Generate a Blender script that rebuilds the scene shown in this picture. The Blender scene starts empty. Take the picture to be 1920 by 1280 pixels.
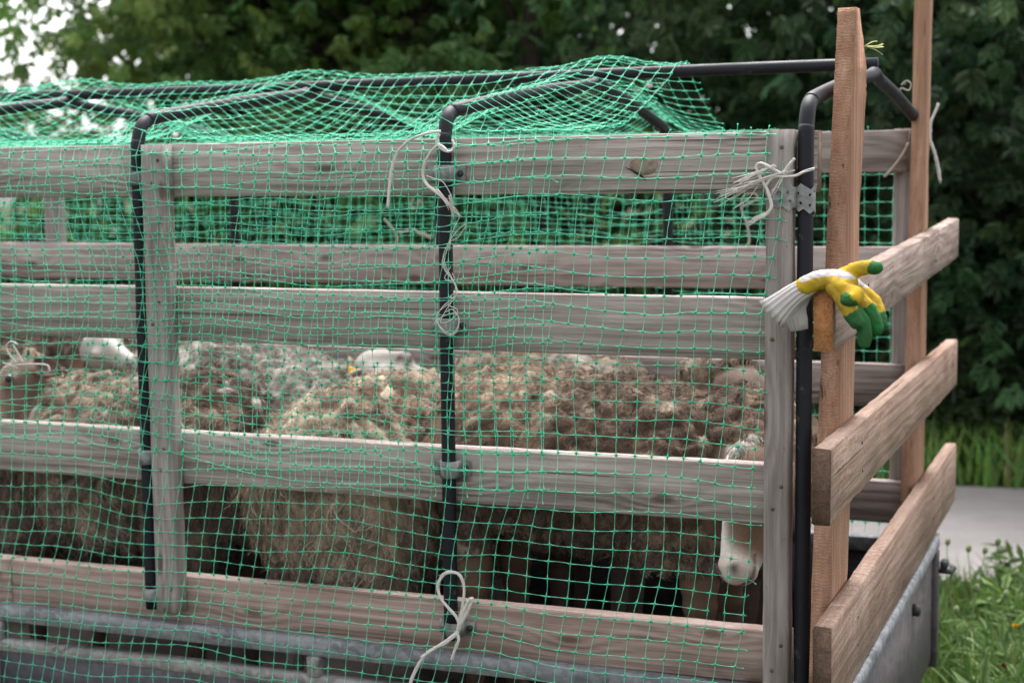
import bpy, bmesh, math, random
import numpy as np
from mathutils import Vector, Matrix
random.seed(7); RNG = np.random.default_rng(7)
S = bpy.context.scene
COL = S.collection
PI = math.pi

# ------------------------------------------------------------------ camera
CAM_ROT = np.array([[0.9301, 0.3672, -0.0100], [-0.0269, 0.0951, 0.9951], [0.3664, -0.9252, 0.0983]])
CAM_LOC = np.array([0.0, -3.1, 1.75]); FPX = 2959.08
cam = bpy.data.cameras.new('camera'); cam_ob = bpy.data.objects.new('camera', cam); COL.objects.link(cam_ob)
_m = Matrix(CAM_ROT.T.tolist()).to_4x4(); _m.translation = Vector(CAM_LOC); cam_ob.matrix_world = _m
cam.sensor_width = 36.0; cam.lens = FPX / 1920 * 36.0; cam.clip_start = 0.05; cam.clip_end = 500
cam.dof.use_dof = True; cam.dof.focus_distance = 3.1; cam.dof.aperture_fstop = 3.7
S.camera = cam_ob
# ------------------------------------------------------------------ sky, sun, exposure
W = bpy.data.worlds.new('World'); S.world = W; W.use_nodes = True
wn, wl = W.node_tree.nodes, W.node_tree.links
wn.clear()
sky = wn.new('ShaderNodeTexSky'); sky.sky_type = 'NISHITA'; sky.sun_disc = False
sky.sun_elevation = math.radians(62); sky.sun_rotation = math.radians(345); sky.air_density = 1.0; sky.dust_density = 4.0
hs = wn.new('ShaderNodeHueSaturation'); hs.inputs['Saturation'].default_value = 0.12
bgn = wn.new('ShaderNodeBackground'); bgn.inputs['Strength'].default_value = 0.15
wo = wn.new('ShaderNodeOutputWorld')
wl.new(sky.outputs[0], hs.inputs['Color']); wl.new(hs.outputs[0], bgn.inputs['Color']); wl.new(bgn.outputs[0], wo.inputs[0])
sun = bpy.data.lights.new('sun', 'SUN'); sun.energy = 1.5; sun.angle = math.radians(40); sun.color = (1.0, 0.965, 0.955)
sun_ob = bpy.data.objects.new('sun', sun); COL.objects.link(sun_ob)
_az = math.radians(345); _el = math.radians(62)
_d = Vector((math.sin(_az) * math.cos(_el), math.cos(_az) * math.cos(_el), math.sin(_el)))
sun_ob.rotation_euler = _d.to_track_quat('Z', 'Y').to_euler()
S.view_settings.view_transform = 'Standard'; S.view_settings.look = 'None'
S.view_settings.gamma = 1.0; S.view_settings.use_curve_mapping = False
S.view_settings.exposure = 1.85
S.cycles.max_bounces = 8; S.cycles.diffuse_bounces = 4; S.cycles.transparent_max_bounces = 8

# ------------------------------------------------------------------ pixel -> point on a real plane of the place
def ray(px, py):
    return CAM_ROT.T @ np.array([(px - 960) / FPX, -(py - 640) / FPX, -1.0])
def at_y(px, py, Y):
    d = ray(px, py); return CAM_LOC + d * (Y - CAM_LOC[1]) / d[1]
def at_x(px, py, X):
    d = ray(px, py); return CAM_LOC + d * (X - CAM_LOC[0]) / d[0]
def at_z(px, py, Z):
    d = ray(px, py); return CAM_LOC + d * (Z - CAM_LOC[2]) / d[2]

# ------------------------------------------------------------------ object helpers
def tag(o, label, cat, group=None, kind=None):
    if label: o['label'] = label
    if cat: o['category'] = cat
    if group: o['group'] = group
    if kind: o['kind'] = kind
    return o
def empty(name, loc, label, cat, group=None):
    o = bpy.data.objects.new(name, None); COL.objects.link(o); o.location = loc; o.empty_display_size = 0.1
    return tag(o, label, cat, group)
def link(name, me, mat, parent=None, local=False):
    o = bpy.data.objects.new(name, me); COL.objects.link(o)
    if mat is not None:
        for m in (mat if isinstance(mat, (list, tuple)) else [mat]): me.materials.append(m)
    if parent is not None:
        o.parent = parent
        if not local:
            def world(q): return q.matrix_basis.copy() if q.parent is None else world(q.parent) @ q.matrix_parent_inverse @ q.matrix_basis
            o.matrix_parent_inverse = world(parent).inverted()
    return o
def mesh_np(name, V, faces_list, smooth=False, mats=None):
    """V (n,3); faces_list: list of (m,k) int arrays; mats: list of material indices per array"""
    me = bpy.data.meshes.new(name)
    V = np.asarray(V, np.float32); me.vertices.add(len(V)); me.vertices.foreach_set('co', V.ravel())
    faces_list = [np.asarray(f, np.int32) for f in faces_list if len(f)]
    tot = sum(f.size for f in faces_list); npoly = sum(len(f) for f in faces_list)
    me.loops.add(tot); me.polygons.add(npoly)
    me.loops.foreach_set('vertex_index', np.concatenate([f.ravel() for f in faces_list]))
    sizes = np.concatenate([np.full(len(f), f.shape[1], np.int32) for f in faces_list])
    starts = np.concatenate([[0], np.cumsum(sizes)[:-1]]).astype(np.int32)
    me.polygons.foreach_set('loop_start', starts)
    if mats is not None:
        me.polygons.foreach_set('material_index', np.concatenate([np.full(len(f), mi, np.int32) for f, mi in zip(faces_list, mats)]))
    me.update(calc_edges=True)
    if smooth: me.polygons.foreach_set('use_smooth', np.ones(npoly, bool))
    me.validate(); return me
def set_col(me, colors, name='col'):
    a = me.attributes.new(name, 'FLOAT_COLOR', 'POINT')
    c = np.ones((len(me.vertices), 4), np.float32); c[:, :3] = colors; a.data.foreach_set('color', c.ravel())

class MB:
    """collects shapes, builds ONE mesh object"""
    def __init__(s): s.V = []; s.F = {}; s.n = 0; s.C = []
    def add(s, V, F, mi=0, col=None):
        V = np.asarray(V, float); s.V.append(V)
        for f in F: s.F.setdefault((len(f), mi), []).append([i + s.n for i in f])
        s.C.append(np.tile(np.array(col if col is not None else (1, 1, 1), float), (len(V), 1)))
        s.n += len(V)
    def box(s, c, d, rot=None, mi=0, bev=0.0):
        x, y, z = np.array(d) / 2; b = min(bev, x * .9, y * .9, z * .9)
        if b <= 0:
            V = np.array([(i, j, k) for i in (-x, x) for j in (-y, y) for k in (-z, z)])
            F = [(0, 1, 3, 2), (4, 6, 7, 5), (0, 4, 5, 1), (2, 3, 7, 6), (0, 2, 6, 4), (1, 5, 7, 3)]
        else:
            bm = bmesh.new(); bmesh.ops.create_cube(bm, size=1)
            for v in bm.verts: v.co = (v.co.x * 2 * x, v.co.y * 2 * y, v.co.z * 2 * z)
            bmesh.ops.bevel(bm, geom=bm.edges[:], offset=b, segments=1, affect='EDGES')
            bm.verts.index_update(); V = np.array([v.co[:] for v in bm.verts]); F = [[v.index for v in f.verts] for f in bm.faces]; bm.free()
        if rot is not None: V = V @ np.array(rot.to_3x3()).T
        s.add(V + np.array(c), F, mi)
    def tube(s, pts, r, n=10, mi=0, cap=True, col=None):
        V, F = tube_geo(pts, r, n, cap); s.add(V, F, mi, col)
    def build(s, name, mat, parent=None, smooth=False, col=False, local=False):
        fl, mi = [], []
        for (k, m), f in s.F.items(): fl.append(np.array(f)); mi.append(m)
        V = np.concatenate(s.V)
        me = mesh_np(name, V, fl, smooth, mi)
        if col: set_col(me, np.concatenate(s.C))
        return link(name, me, mat, parent, local)
def catmull(P, seg=6):
    P = np.asarray(P, float)
    if len(P) < 3: return P
    Q = np.vstack([2 * P[0] - P[1], P, 2 * P[-1] - P[-2]]); out = []
    for i in range(1, len(Q) - 2):
        p0, p1, p2, p3 = Q[i - 1:i + 3]
        for t in np.linspace(0, 1, seg, endpoint=False):
            out.append(.5 * (2 * p1 + (p2 - p0) * t + (2 * p0 - 5 * p1 + 4 * p2 - p3) * t * t + (3 * p1 - p0 - 3 * p2 + p3) * t ** 3))
    out.append(P[-1]); return np.array(out)
def tube_geo(pts, r, n=8, cap=True):
    P = np.asarray(pts, float); m = len(P)
    R = np.full(m, r, float) if np.isscalar(r) else np.asarray(r, float)
    T = np.gradient(P, axis=0); T /= np.linalg.norm(T, axis=1)[:, None] + 1e-12
    a = np.array([0, 0, 1.0]) if abs(T[0][2]) < .9 else np.array([1.0, 0, 0])
    N = np.cross(T[0], a); N /= np.linalg.norm(N); V = []
    for i in range(m):
        N = N - T[i] * (N @ T[i]); N /= np.linalg.norm(N) + 1e-12; B = np.cross(T[i], N)
        for k in range(n):
            th = 2 * PI * k / n; V.append(P[i] + R[i] * (math.cos(th) * N + math.sin(th) * B))
    F = [(i * n + k, i * n + (k + 1) % n, (i + 1) * n + (k + 1) % n, (i + 1) * n + k) for i in range(m - 1) for k in range(n)]
    if cap: F += [tuple(range(n - 1, -1, -1)), tuple((m - 1) * n + k for k in range(n))]
    return np.array(V), F

# ------------------------------------------------------------------ material helpers
class Mat:
    def __init__(s, name, rough=.8, spec=.3):
        s.m = bpy.data.materials.new(name); s.m.use_nodes = True; s.nt = s.m.node_tree; s.N = s.nt.nodes; s.L = s.nt.links
        s.b = s.N['Principled BSDF']; s.b.inputs['Roughness'].default_value = rough; s.b.inputs['Specular IOR Level'].default_value = spec
    def n(s, t, **kw):
        o = s.N.new(t)
        for k, v in kw.items():
            if k in o.inputs.keys(): s.plug(o.inputs[k], v)
            else: setattr(o, k, v)
        return o
    def plug(s, sock, v):
        if isinstance(v, bpy.types.NodeSocket): s.L.new(v, sock)
        else: sock.default_value = v
    def math(s, op, a, b=0.0, c=0.0):
        o = s.N.new('ShaderNodeMath'); o.operation = op
        s.plug(o.inputs[0], a); s.plug(o.inputs[1], b); s.plug(o.inputs[2], c); return o.outputs[0]
    def noise(s, vec, scale, detail=4, rough=.55, dist=0.0):
        o = s.N.new('ShaderNodeTexNoise'); s.L.new(vec, o.inputs['Vector']); o.inputs['Scale'].default_value = scale
        o.inputs['Detail'].default_value = detail; o.inputs['Roughness'].default_value = rough; o.inputs['Distortion'].default_value = dist
        return o.outputs['Fac']
    def mapping(s, vec, scale=(1, 1, 1), loc=(0, 0, 0)):
        o = s.N.new('ShaderNodeMapping'); s.L.new(vec, o.inputs[0]); o.inputs['Scale'].default_value = scale; s.plug(o.inputs['Location'], loc)
        return o.outputs[0]
    def ramp(s, fac, stops, interp='LINEAR'):
        o = s.N.new('ShaderNodeValToRGB'); s.L.new(fac, o.inputs[0]); cr = o.color_ramp; cr.interpolation = interp
        while len(cr.elements) < len(stops): cr.elements.new(.5)
        for e, (p, c) in zip(cr.elements, stops):
            e.position = p; e.color = (*c, 1) if not np.isscalar(c) else (c, c, c, 1)
        return o.outputs[0]
    def mix(s, fac, a, b, mode='MIX'):
        o = s.N.new('ShaderNodeMix'); o.data_type = 'RGBA'; o.blend_type = mode
        s.plug(o.inputs[0], fac); s.plug(o.inputs[6], (*a, 1) if isinstance(a, tuple) and len(a) == 3 else a); s.plug(o.inputs[7], (*b, 1) if isinstance(b, tuple) and len(b) == 3 else b)
        return o.outputs[2]
    def bump(s, h, strength=.3, dist=.002):
        o = s.N.new('ShaderNodeBump'); s.plug(o.inputs['Height'], h); o.inputs['Strength'].default_value = strength; o.inputs['Distance'].default_value = dist
        s.L.new(o.outputs[0], s.b.inputs['Normal'])
    def color(s, c): s.plug(s.b.inputs['Base Color'], (*c, 1) if isinstance(c, tuple) and len(c) == 3 else c)
    def coords(s): return s.N.new('ShaderNodeTexCoord').outputs['Object']
    def rnd(s): return s.N.new('ShaderNodeObjectInfo').outputs['Random']

def wood_material(name, cols, knotcol, rough_sawn=0.0, stain=(.10, .075, .06), stain_amt=.5, knots=1.0, wav=15.0, ring=.10):
    """object X = along the grain, Z = height of the face"""
    M = Mat(name, .88, .15)
    co = M.coords(); r = M.rnd()
    off = M.n('ShaderNodeCombineXYZ', X=M.math('MULTIPLY', r, 37.0), Y=M.math('MULTIPLY', r, 11.0), Z=M.math('MULTIPLY', r, 5.3)).outputs[0]
    va = M.n('ShaderNodeVectorMath', operation='ADD'); M.L.new(co, va.inputs[0]); M.L.new(off, va.inputs[1]); v = va.outputs[0]
    vor = M.N.new('ShaderNodeTexVoronoi'); vor.feature = 'F1'; vor.inputs['Scale'].default_value = 1.0; vor.voronoi_dimensions = '2D'
    sep = M.n('ShaderNodeSeparateXYZ'); M.L.new(v, sep.inputs[0])
    kv = M.n('ShaderNodeCombineXYZ', X=M.math('MULTIPLY', sep.outputs[0], 2.6), Y=M.math('MULTIPLY', sep.outputs[2], 7.5)); M.L.new(kv.outputs[0], vor.inputs['Vector'])
    kc = M.n('ShaderNodeSeparateXYZ'); M.L.new(vor.outputs['Color'], kc.inputs[0])
    kd = M.math('ADD', M.math('ADD', vor.outputs['Distance'], M.math('MULTIPLY', M.math('GREATER_THAN', kc.outputs[0], .78), 2.0)), M.math('MULTIPLY', M.noise(M.mapping(v, (40, 40, 90)), 1.0, 2), .03))
    broad = M.noise(M.mapping(v, (1.3, 6, 9)), 1.0, 3)
    kb = M.math('POWER', 2.718, M.math('MULTIPLY', M.math('MULTIPLY', kd, kd), -16.0))
    ph = M.math('ADD', M.math('MULTIPLY', sep.outputs[2], 210.0), M.math('MULTIPLY', broad, wav))
    ph = M.math('ADD', ph, M.math('MULTIPLY', kb, 12.0 * knots))
    rings = M.math('MULTIPLY_ADD', M.math('SINE', ph), .5, .5)
    fib = M.noise(M.mapping(v, (2.2, 70, 105)), 1.0, 7, .72)
    blot = M.noise(M.mapping(v, (3, 12, 12)), 1.0, 4)
    g = M.math('ADD', M.math('MULTIPLY', rings, ring), M.math('ADD', M.math('MULTIPLY_ADD', fib, .75, (.15 - ring) * .5), M.math('MULTIPLY', blot, .42)))
    c = M.ramp(g, [(.36, cols[0]), (.52, cols[1]), (.66, cols[2]), (.82, cols[3])])
    st = M.ramp(M.noise(M.mapping(v, (2.2, 5, 16)), 1.0, 5, .7, .6), [(.50, 0.0), (.72, 1.0)])
    c = M.mix(M.math('MULTIPLY', st, stain_amt), c, stain)
    km = M.ramp(kd, [(.055, 1.0), (.095, 0.0)])
    c = M.mix(M.math('MULTIPLY', km, .8 * knots), c, knotcol)
    cr = M.ramp(M.noise(M.mapping(v, (1.0, 60, 95)), 1.0, 2, .5, .3), [(.27, 1.0), (.33, 0.0)])
    c = M.mix(M.math('MULTIPLY', cr, .6), c, (.07, .05, .042))
    # small dark specks and nail heads of wear
    spk = M.ramp(M.noise(M.mapping(v, (60, 90, 140)), 1.0, 2, .6), [(.70, 0.0), (.76, 1.0)])
    c = M.mix(M.math('MULTIPLY', spk, .45), c, (.08, .06, .05))
    tint = M.math('MULTIPLY_ADD', r, .36, .84)
    hs_ = M.n('ShaderNodeHueSaturation', Value=tint); M.L.new(c, hs_.inputs['Color']); M.color(hs_.outputs[0])
    h = M.math('ADD', M.math('MULTIPLY', fib, 1.0), M.math('MULTIPLY', rings, .35))
    if rough_sawn:
        wv = M.N.new('ShaderNodeTexWave'); wv.bands_direction = 'X'; wv.inputs['Scale'].default_value = 48; wv.inputs['Distortion'].default_value = 11; wv.inputs['Detail'].default_value = 3
        sk = M.n('ShaderNodeCombineXYZ'); M.L.new(M.math('ADD', sep.outputs[0], M.math('MULTIPLY', sep.outputs[2], .45)), sk.inputs[0]); M.L.new(sep.outputs[2], sk.inputs[2]); M.L.new(sep.outputs[1], sk.inputs[1])
        M.L.new(sk.outputs[0], wv.inputs['Vector']); h = M.math('ADD', h, M.math('MULTIPLY', wv.outputs['Fac'], rough_sawn))
    h = M.math('SUBTRACT', h, M.math('MULTIPLY', cr, .8))
    M.bump(h, 1.0, .005)
    return M.m
def endgrain_material(name, a, b):
    M = Mat(name, .95, .1); co = M.coords()
    f = M.noise(co, 260, 4, .7); g = M.noise(co, 55, 3)
    c = M.ramp(M.math('ADD', M.math('MULTIPLY', f, .6), M.math('MULTIPLY', g, .4)), [(.34, a), (.66, b)])
    M.color(c); M.bump(f, .9, .004); return M.m

OLD = wood_material('weathered_grey_board', [(.090, .068, .060), (.210, .170, .155), (.305, .255, .236), (.41, .36, .338)], (.085, .06, .05))
OLD2 = wood_material('weathered_batten', [(.095, .076, .07), (.205, .174, .163), (.29, .252, .238), (.39, .35, .335)], (.09, .06, .045))
LOW = wood_material('brownish_low_board', [(.115, .076, .062), (.215, .150, .126), (.285, .210, .182), (.37, .295, .265)], (.11, .065, .045))
NEW = wood_material('rough_sawn_pink_board', [(.165, .103, .077), (.285, .182, .138), (.365, .25, .196), (.46, .34, .28)], (.17, .10, .07), .9, (.17, .11, .085), .30, .35, 14.0, .07)
POST = wood_material('raw_orange_post', [(.125, .060, .038), (.235, .122, .078), (.315, .178, .118), (.41, .255, .18)], (.14, .08, .05), .12, (.13, .075, .05), .3, .1, 8.0, .06)
WORN = wood_material('dirty_sawn_board', [(.16, .115, .095), (.28, .205, .172), (.38, .29, .25), (.50, .40, .36)], (.08, .055, .045), .5, (.055, .04, .035), .60, .6, 12.0, .08)
END_DARK = endgrain_material('dark_end_grain', (.06, .038, .028), (.17, .11, .08))
END_ORANGE = endgrain_material('orange_end_grain', (.34, .13, .05), (.70, .33, .15))
END_GREY = endgrain_material('grey_end_grain', (.12, .085, .06), (.30, .23, .18))

def black_pipe():
    M = Mat('black_painted_pipe', .5, .22); co = M.coords()
    sc = M.ramp(M.noise(M.mapping(co, (30, 30, 30)), 1.0, 5, .7), [(.60, 0.0), (.66, 1.0)])
    dust = M.noise(M.mapping(co, (9, 9, 9)), 1.0, 5, .7)
    c = M.mix(M.math('MULTIPLY', M.math('MULTIPLY', dust, dust), .5), (.0065, .0075, .012), (.030, .031, .036)); c = M.mix(M.math('MULTIPLY', sc, .35), c, (.12, .115, .11)); M.color(c)
    M.plug(M.b.inputs['Roughness'], M.math('MULTIPLY_ADD', dust, .40, .34)); M.bump(dust, .15, .002); return M.m
PIPE = black_pipe()
def galv(name, base=(.36, .39, .43), rust=.25, metal=.75, rough=.42):
    M = Mat(name, rough, .5); co = M.coords()
    v = M.N.new('ShaderNodeTexVoronoi'); v.inputs['Scale'].default_value = 75; M.L.new(co, v.inputs['Vector'])
    sep = M.n('ShaderNodeSeparateXYZ'); M.L.new(v.outputs['Color'], sep.inputs[0])
    n1 = M.noise(M.mapping(co, (5, 14, 22)), 1.0, 5, .65, .6)
    val = M.math('ADD', M.math('MULTIPLY', sep.outputs[0], .22), M.math('MULTIPLY', n1, 1.0))
    d = tuple(x * .42 for x in base); l = tuple(min(.8, x * 1.6) for x in base)
    c = M.ramp(val, [(.35, d), (.58, base), (.82, l)])
    ru = M.ramp(M.noise(co, 38, 5, .7), [(.62, 0.0), (.72, 1.0)]); c = M.mix(M.math('MULTIPLY', ru, rust), c, (.13, .055, .028))
    M.color(c); M.b.inputs['Metallic'].default_value = metal; M.plug(M.b.inputs['Roughness'], M.math('MULTIPLY_ADD', n1, .5, rough - .15)); M.bump(n1, .12, .002); return M.m
GALV = galv('galvanised_rail', (.165, .17, .182), .35, .25, .6); CLIP = galv('galvanised_clip', (.185, .19, .19), .6, .1, .85); ALU = galv('dull_aluminium_bar', (.20, .19, .19), .15, .2, .65)
PANEL = galv('grey_side_panel', (.036, .036, .043), .12, .1, .6)
TAILG = galv('brown_grey_tailgate', (.050, .043, .045), .25, .1, .6)
BLACKPART = galv('black_hardware', (.03, .03, .033), .4, .3, .5)
DIRTY = galv('dirty_floor', (.03, .024, .019), .4, .0, .8)
PLATE = galv('grey_plate', (.16, .18, .20), .1, .6, .5)

# ------------------------------------------------------------------ boards
def board(name, p0, p1, h, t, mat, end, parent, rough=.0007, taper=0.0, face=None, label=None):
    """plank from p0 to p1 (centre line); h = height of the face, t = thickness; face = outward direction of the face"""
    p0 = np.array(p0, float); p1 = np.array(p1, float); X = p1 - p0; Ln = np.linalg.norm(X); X /= Ln
    Y = np.array(face if face is not None else (0, 1, 0), float); Y -= X * (X @ Y); Y /= np.linalg.norm(Y); Z = np.cross(X, Y)
    n = max(6, int(Ln / .04)); b = .003
    prof = np.array([(-t / 2 + b, -h / 2), (t / 2 - b, -h / 2), (t / 2, -h / 2 + b), (t / 2, h / 2 - b), (t / 2 - b, h / 2), (-t / 2 + b, h / 2), (-t / 2, h / 2 - b), (-t / 2, -h / 2 + b)])
    V = []; ph = random.random() * 9
    for i in range(n + 1):
        x = -Ln / 2 + Ln * i / n
        wv = .0012 * math.sin(1.7 * x + ph)
        for (yy, zz) in prof:
            V.append((x + (random.uniform(-1, 1) * rough if i in (0, n) else 0), yy + random.uniform(-1, 1) * rough * .5, zz * (1 + taper * (i / n - .5)) + wv + random.uniform(-1, 1) * rough))
    F = [(i * 8 + k, (i + 1) * 8 + k, (i + 1) * 8 + (k + 1) % 8, i * 8 + (k + 1) % 8) for i in range(n) for k in range(8)]
    E = [tuple(range(8)), tuple(n * 8 + 7 - k for k in range(8))]
    me = mesh_np(name, V, [np.array(F), np.array(E)], False, [0, 1])
    o = bpy.data.objects.new(name, me); COL.objects.link(o); me.materials.append(mat); me.materials.append(end)
    mw = Matrix(np.column_stack([X, Y, Z]).tolist()).to_4x4(); mw.translation = Vector((p0 + p1) / 2); o.matrix_world = mw
    if parent is not None:
        o.parent = parent; o.matrix_parent_inverse = Matrix.Translation(parent.location).inverted()
    if label: o['label'] = label
    return o

# ------------------------------------------------------------------ ground, path
def grass_ground():
    M = Mat('soil_and_moss', .95, .1); co = M.coords(); n1 = M.noise(co, 3, 6, .7); n2 = M.noise(co, 40, 4, .7)
    M.color(M.ramp(M.math('ADD', M.math('MULTIPLY', n1, .6), M.math('MULTIPLY', n2, .4)), [(.35, (.020, .026, .011)), (.6, (.04, .055, .02)), (.8, (.065, .06, .035))])); M.bump(n2, .8, .03); return M.m
def asphalt():
    M = Mat('dusty_asphalt', .9, .2); co = M.coords(); n1 = M.noise(co, 1.6, 5, .6); n2 = M.noise(co, 240, 3, .7); n3 = M.noise(co, 14, 4, .7)
    c = M.ramp(M.math('ADD', M.math('MULTIPLY', n1, .5), M.math('ADD', M.math('MULTIPLY', n2, .3), M.math('MULTIPLY', n3, .2))), [(.3, (.215, .198, .19)), (.55, (.325, .30, .29)), (.8, (.42, .395, .38))])
    M.color(c); M.bump(n2, .6, .004); return M.m
n = 60
gx = np.linspace(-120, 120, n + 1); gy = np.linspace(-60, 180, n + 1)
VV = [(x, y, 0.0) for y in gy for x in gx]
FF = [(j * (n + 1) + i, j * (n + 1) + i + 1, (j + 1) * (n + 1) + i + 1, (j + 1) * (n + 1) + i) for j in range(n) for i in range(n)]
o = link('ground', mesh_np('ground', VV, [np.array(FF)]), grass_ground()); o['kind'] = 'structure'
xs = np.linspace(-40, 40, 161); V = []
for x in xs:
    e0 = 3.95 + .05 * math.sin(x * 3.1) + .03 * math.sin(x * 7.7); e1 = 6.2 + .04 * math.sin(x * 2.3 + 1) + .02 * math.sin(x * 9)
    for k in range(5): V.append((x, e0 + (e1 - e0) * k / 4, .006 + .02 * math.sin(PI * k / 4)))
F = [(i * 5 + k, (i + 1) * 5 + k, (i + 1) * 5 + k + 1, i * 5 + k + 1) for i in range(160) for k in range(4)]
o = link('path', mesh_np('path', V, [np.array(F)], True), asphalt()); o['kind'] = 'structure'

# ------------------------------------------------------------------ trailer with its wooden cage
T = empty('livestock_trailer', (-2.2, .7, 0), 'small flat trailer with grey slatted wooden sides and black pipe hoops, carrying the sheep', 'trailer')
XL = -3.75                                            # front end of the trailer, out of frame
NEAR_END = -.545; Wd = 1.40; FAR_END = -.60
nb = [(1.792, .120), (1.461, .124), (1.126, .121)]
for z, h in nb:
    xe = -.583 if z > 1.7 else -.632
    board('board', (XL, .0225, z), (xe, .0225, z), h, .042, OLD, END_GREY, T, face=(0, 1, 0))
board('board', (-2.563, .0225, .789), (-.632, .0225, .789), .112, .042, LOW, END_GREY, T, face=(0, 1, 0))
board('board', (XL, .0225, .792), (-2.566, .0225, .790), .112, .042, LOW, END_GREY, T, face=(0, 1, 0))
for z, h in [(1.835, .115), (1.508, .120), (1.183, .120), (.853, .118)]:
    board('board', (XL, Wd - .0225, z), (-.592, Wd - .0225, z), h, .042, OLD, END_GREY, T, face=(0, 1, 0))
# battens: near side two in view, far side two
board('batten', (-2.084, -.021, .765), (-2.088, -.021, 1.850), .062, .040, OLD2, END_GREY, T, face=(0, 1, 0))
board('batten', (-.650, -.021, .60), (-.650, -.021, 1.853), .052, .040, OLD2, END_GREY, T, face=(0, 1, 0))
board('batten', (-3.49, Wd + .021, .77), (-3.49, Wd + .021, 1.87), .062, .040, OLD2, END_GREY, T, face=(0, 1, 0))
board('batten', (-.612, Wd + .021, .60), (-.612, Wd + .021, 1.895), .048, .040, OLD2, END_GREY, T, face=(0, 1, 0))
NAILM = galv('rusty_nail', (.10, .075, .06), .7, .3, .7)
def nail(c, d, parent, r=.0042):
    c = np.array(c, float); d = np.array(d, float); mb_ = MB(); mb_.tube([c - d * .004, c + d * .0012, c + d * .0018], [r, r, r * .6], 8); return mb_.build('nail', NAILM, parent)
BAT = [o for o in T.children if o.name.startswith('batten')]
for b_, x_ in ((BAT[0], -2.086), (BAT[1], -.650)):
    for z_ in (1.792, 1.461, 1.126, .80):
        for q_ in (-.022, .026): nail((x_ + q_ * .4 + random.uniform(-.006, .006), -.041, z_ + q_ + random.uniform(-.006, .006)), (0, -1, 0), b_)
# hoops
def hoop(xn, xf, xa, za, z0=.765):
    yn, yf, ya = -.019, Wd + .019, .70
    zb = 1.885; P = []
    P.append((xn, yn, z0)); P.append((xn, yn, 1.2)); P.append((xn, yn, 1.6)); P.append((xn, yn, zb - .06))
    d = np.array((xa - xn, ya - yn, za - zb - .02)); d /= np.linalg.norm(d)
    c0 = np.array((xn, yn, zb)); P += [tuple(c0 + np.array((0, .004, -.025))), tuple(c0 + np.array((0, .017, .006))), tuple(c0 + np.array((0, .042, .022)) + 0 * d)]
    a0 = np.array((xn, yn, zb + .022)) + d * .09; P.append(tuple(a0))
    ap = np.array((xa, ya, za)); P.append(tuple(a0 * .5 + ap * .5 + np.array((0, 0, .004)))); P.append(tuple(ap + np.array((0, -.07, -.011)))); P.append(tuple(ap)); P.append(tuple(ap + np.array((0, .07, -.011))))
    d = np.array((xa - xf, ya - yf, za - zb - .02)); d /= np.linalg.norm(d)
    b0 = np.array((xf, yf, zb + .022)) + d * .09; P.append(tuple(b0 * .5 + ap * .5 + np.array((0, 0, .004)))); P.append(tuple(b0))
    c1 = np.array((xf, yf, zb)); P += [tuple(c1 + np.array((0, -.042, .022))), tuple(c1 + np.array((0, -.017, .006))), tuple(c1 + np.array((0, -.004, -.025)))]
    P += [(xf, yf, zb - .06), (xf, yf, 1.6), (xf, yf, 1.2), (xf, yf, z0)]
    mb = MB(); mb.tube(catmull(P, 6), .0155, 14); return mb.build('hoop', PIPE, T, True)
HX = [(-.602, -.566, -.583), (-1.370, -1.29, -1.268), (-2.141, -2.03, -2.085), (-2.91, -2.77, -2.87), (-3.66, -3.49, -3.58)]
HOOPS = [hoop(*h, 2.004, .62 if i == 0 else .765) for i, h in enumerate(HX)]
mb = MB(); mb.tube([(x, .70, 2.022 - .003 * math.sin(x * 2)) for x in np.linspace(XL + .1, -.575, 24)], .0150, 14); mb.build('ridge_pipe', PIPE, T, True)

# clips that hold the pipes to the boards
def clip(x, z, w, h, hoop_ob, y0=-.001, rot=0.0):
    """omega shaped strap round the pipe with two flat ears"""
    n_ = 9; prof = [(-w / 2, y0 - .001), (-.021, y0 - .001)]
    for k in range(n_): a = PI * (k / (n_ - 1)); prof.append((-.0185 * math.cos(a), -.019 - .0185 * math.sin(a)))
    prof += [(.021, y0 - .001), (w / 2, y0 - .001)]
    V = []; m = len(prof)
    for s_ in (-h / 2, h / 2):
        for q, off in ((0, 0), (1, -.0022)):
            for i, (px_, py_) in enumerate(prof):
                nx_, ny_ = (0, off) if i < 2 or i >= m - 2 else (px_ / .0185 * .0022 * (1 if q else 0), (py_ + .019) / .0185 * .0022 * (1 if q else 0))
                V.append((px_ + nx_, py_ + ny_, s_))
    F = []
    for i in range(m - 1):
        F += [(i, i + 1, 2 * m + i + 1, 2 * m + i), (m + i + 1, m + i, 3 * m + i, 3 * m + i + 1), (i, m + i, m + i + 1, i + 1), (2 * m + i + 1, 3 * m + i + 1, 3 * m + i, 2 * m + i)]
    F += [(0, 2 * m, 3 * m, m), (m - 1, 2 * m - 1, 4 * m - 1, 3 * m - 1)]
    mbx = MB(); R = Matrix.Rotation(rot, 4, 'Y'); Vr = np.array([(R @ Vector(v))[:] for v in V]) + np.array((x, 0, z)); mbx.add(Vr, F)
    o_ = mbx.build('clip', CLIP, hoop_ob)
    for sx in (-1, 1):
        mb2 = MB(); c = np.array((x + sx * (w / 2 + .021) / 2, y0 - .004, z)); pts = [c + np.array((0, .003, 0)), c + np.array((0, -.002, 0)), c + np.array((0, -.0045, 0))]
        mb2.tube(pts, [.0075, .0075, .004], 8); mb2.build('screw', BLACKPART if sx > 0 else CLIP, o_)
clip(-1.372, 1.776, .086, .036, HOOPS[1]); clip(-1.370, 1.452, .084, .034, HOOPS[1]); clip(-1.368, 1.142, .086, .036, HOOPS[1]); clip(-1.362, .790, .084, .030, HOOPS[1])
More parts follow.
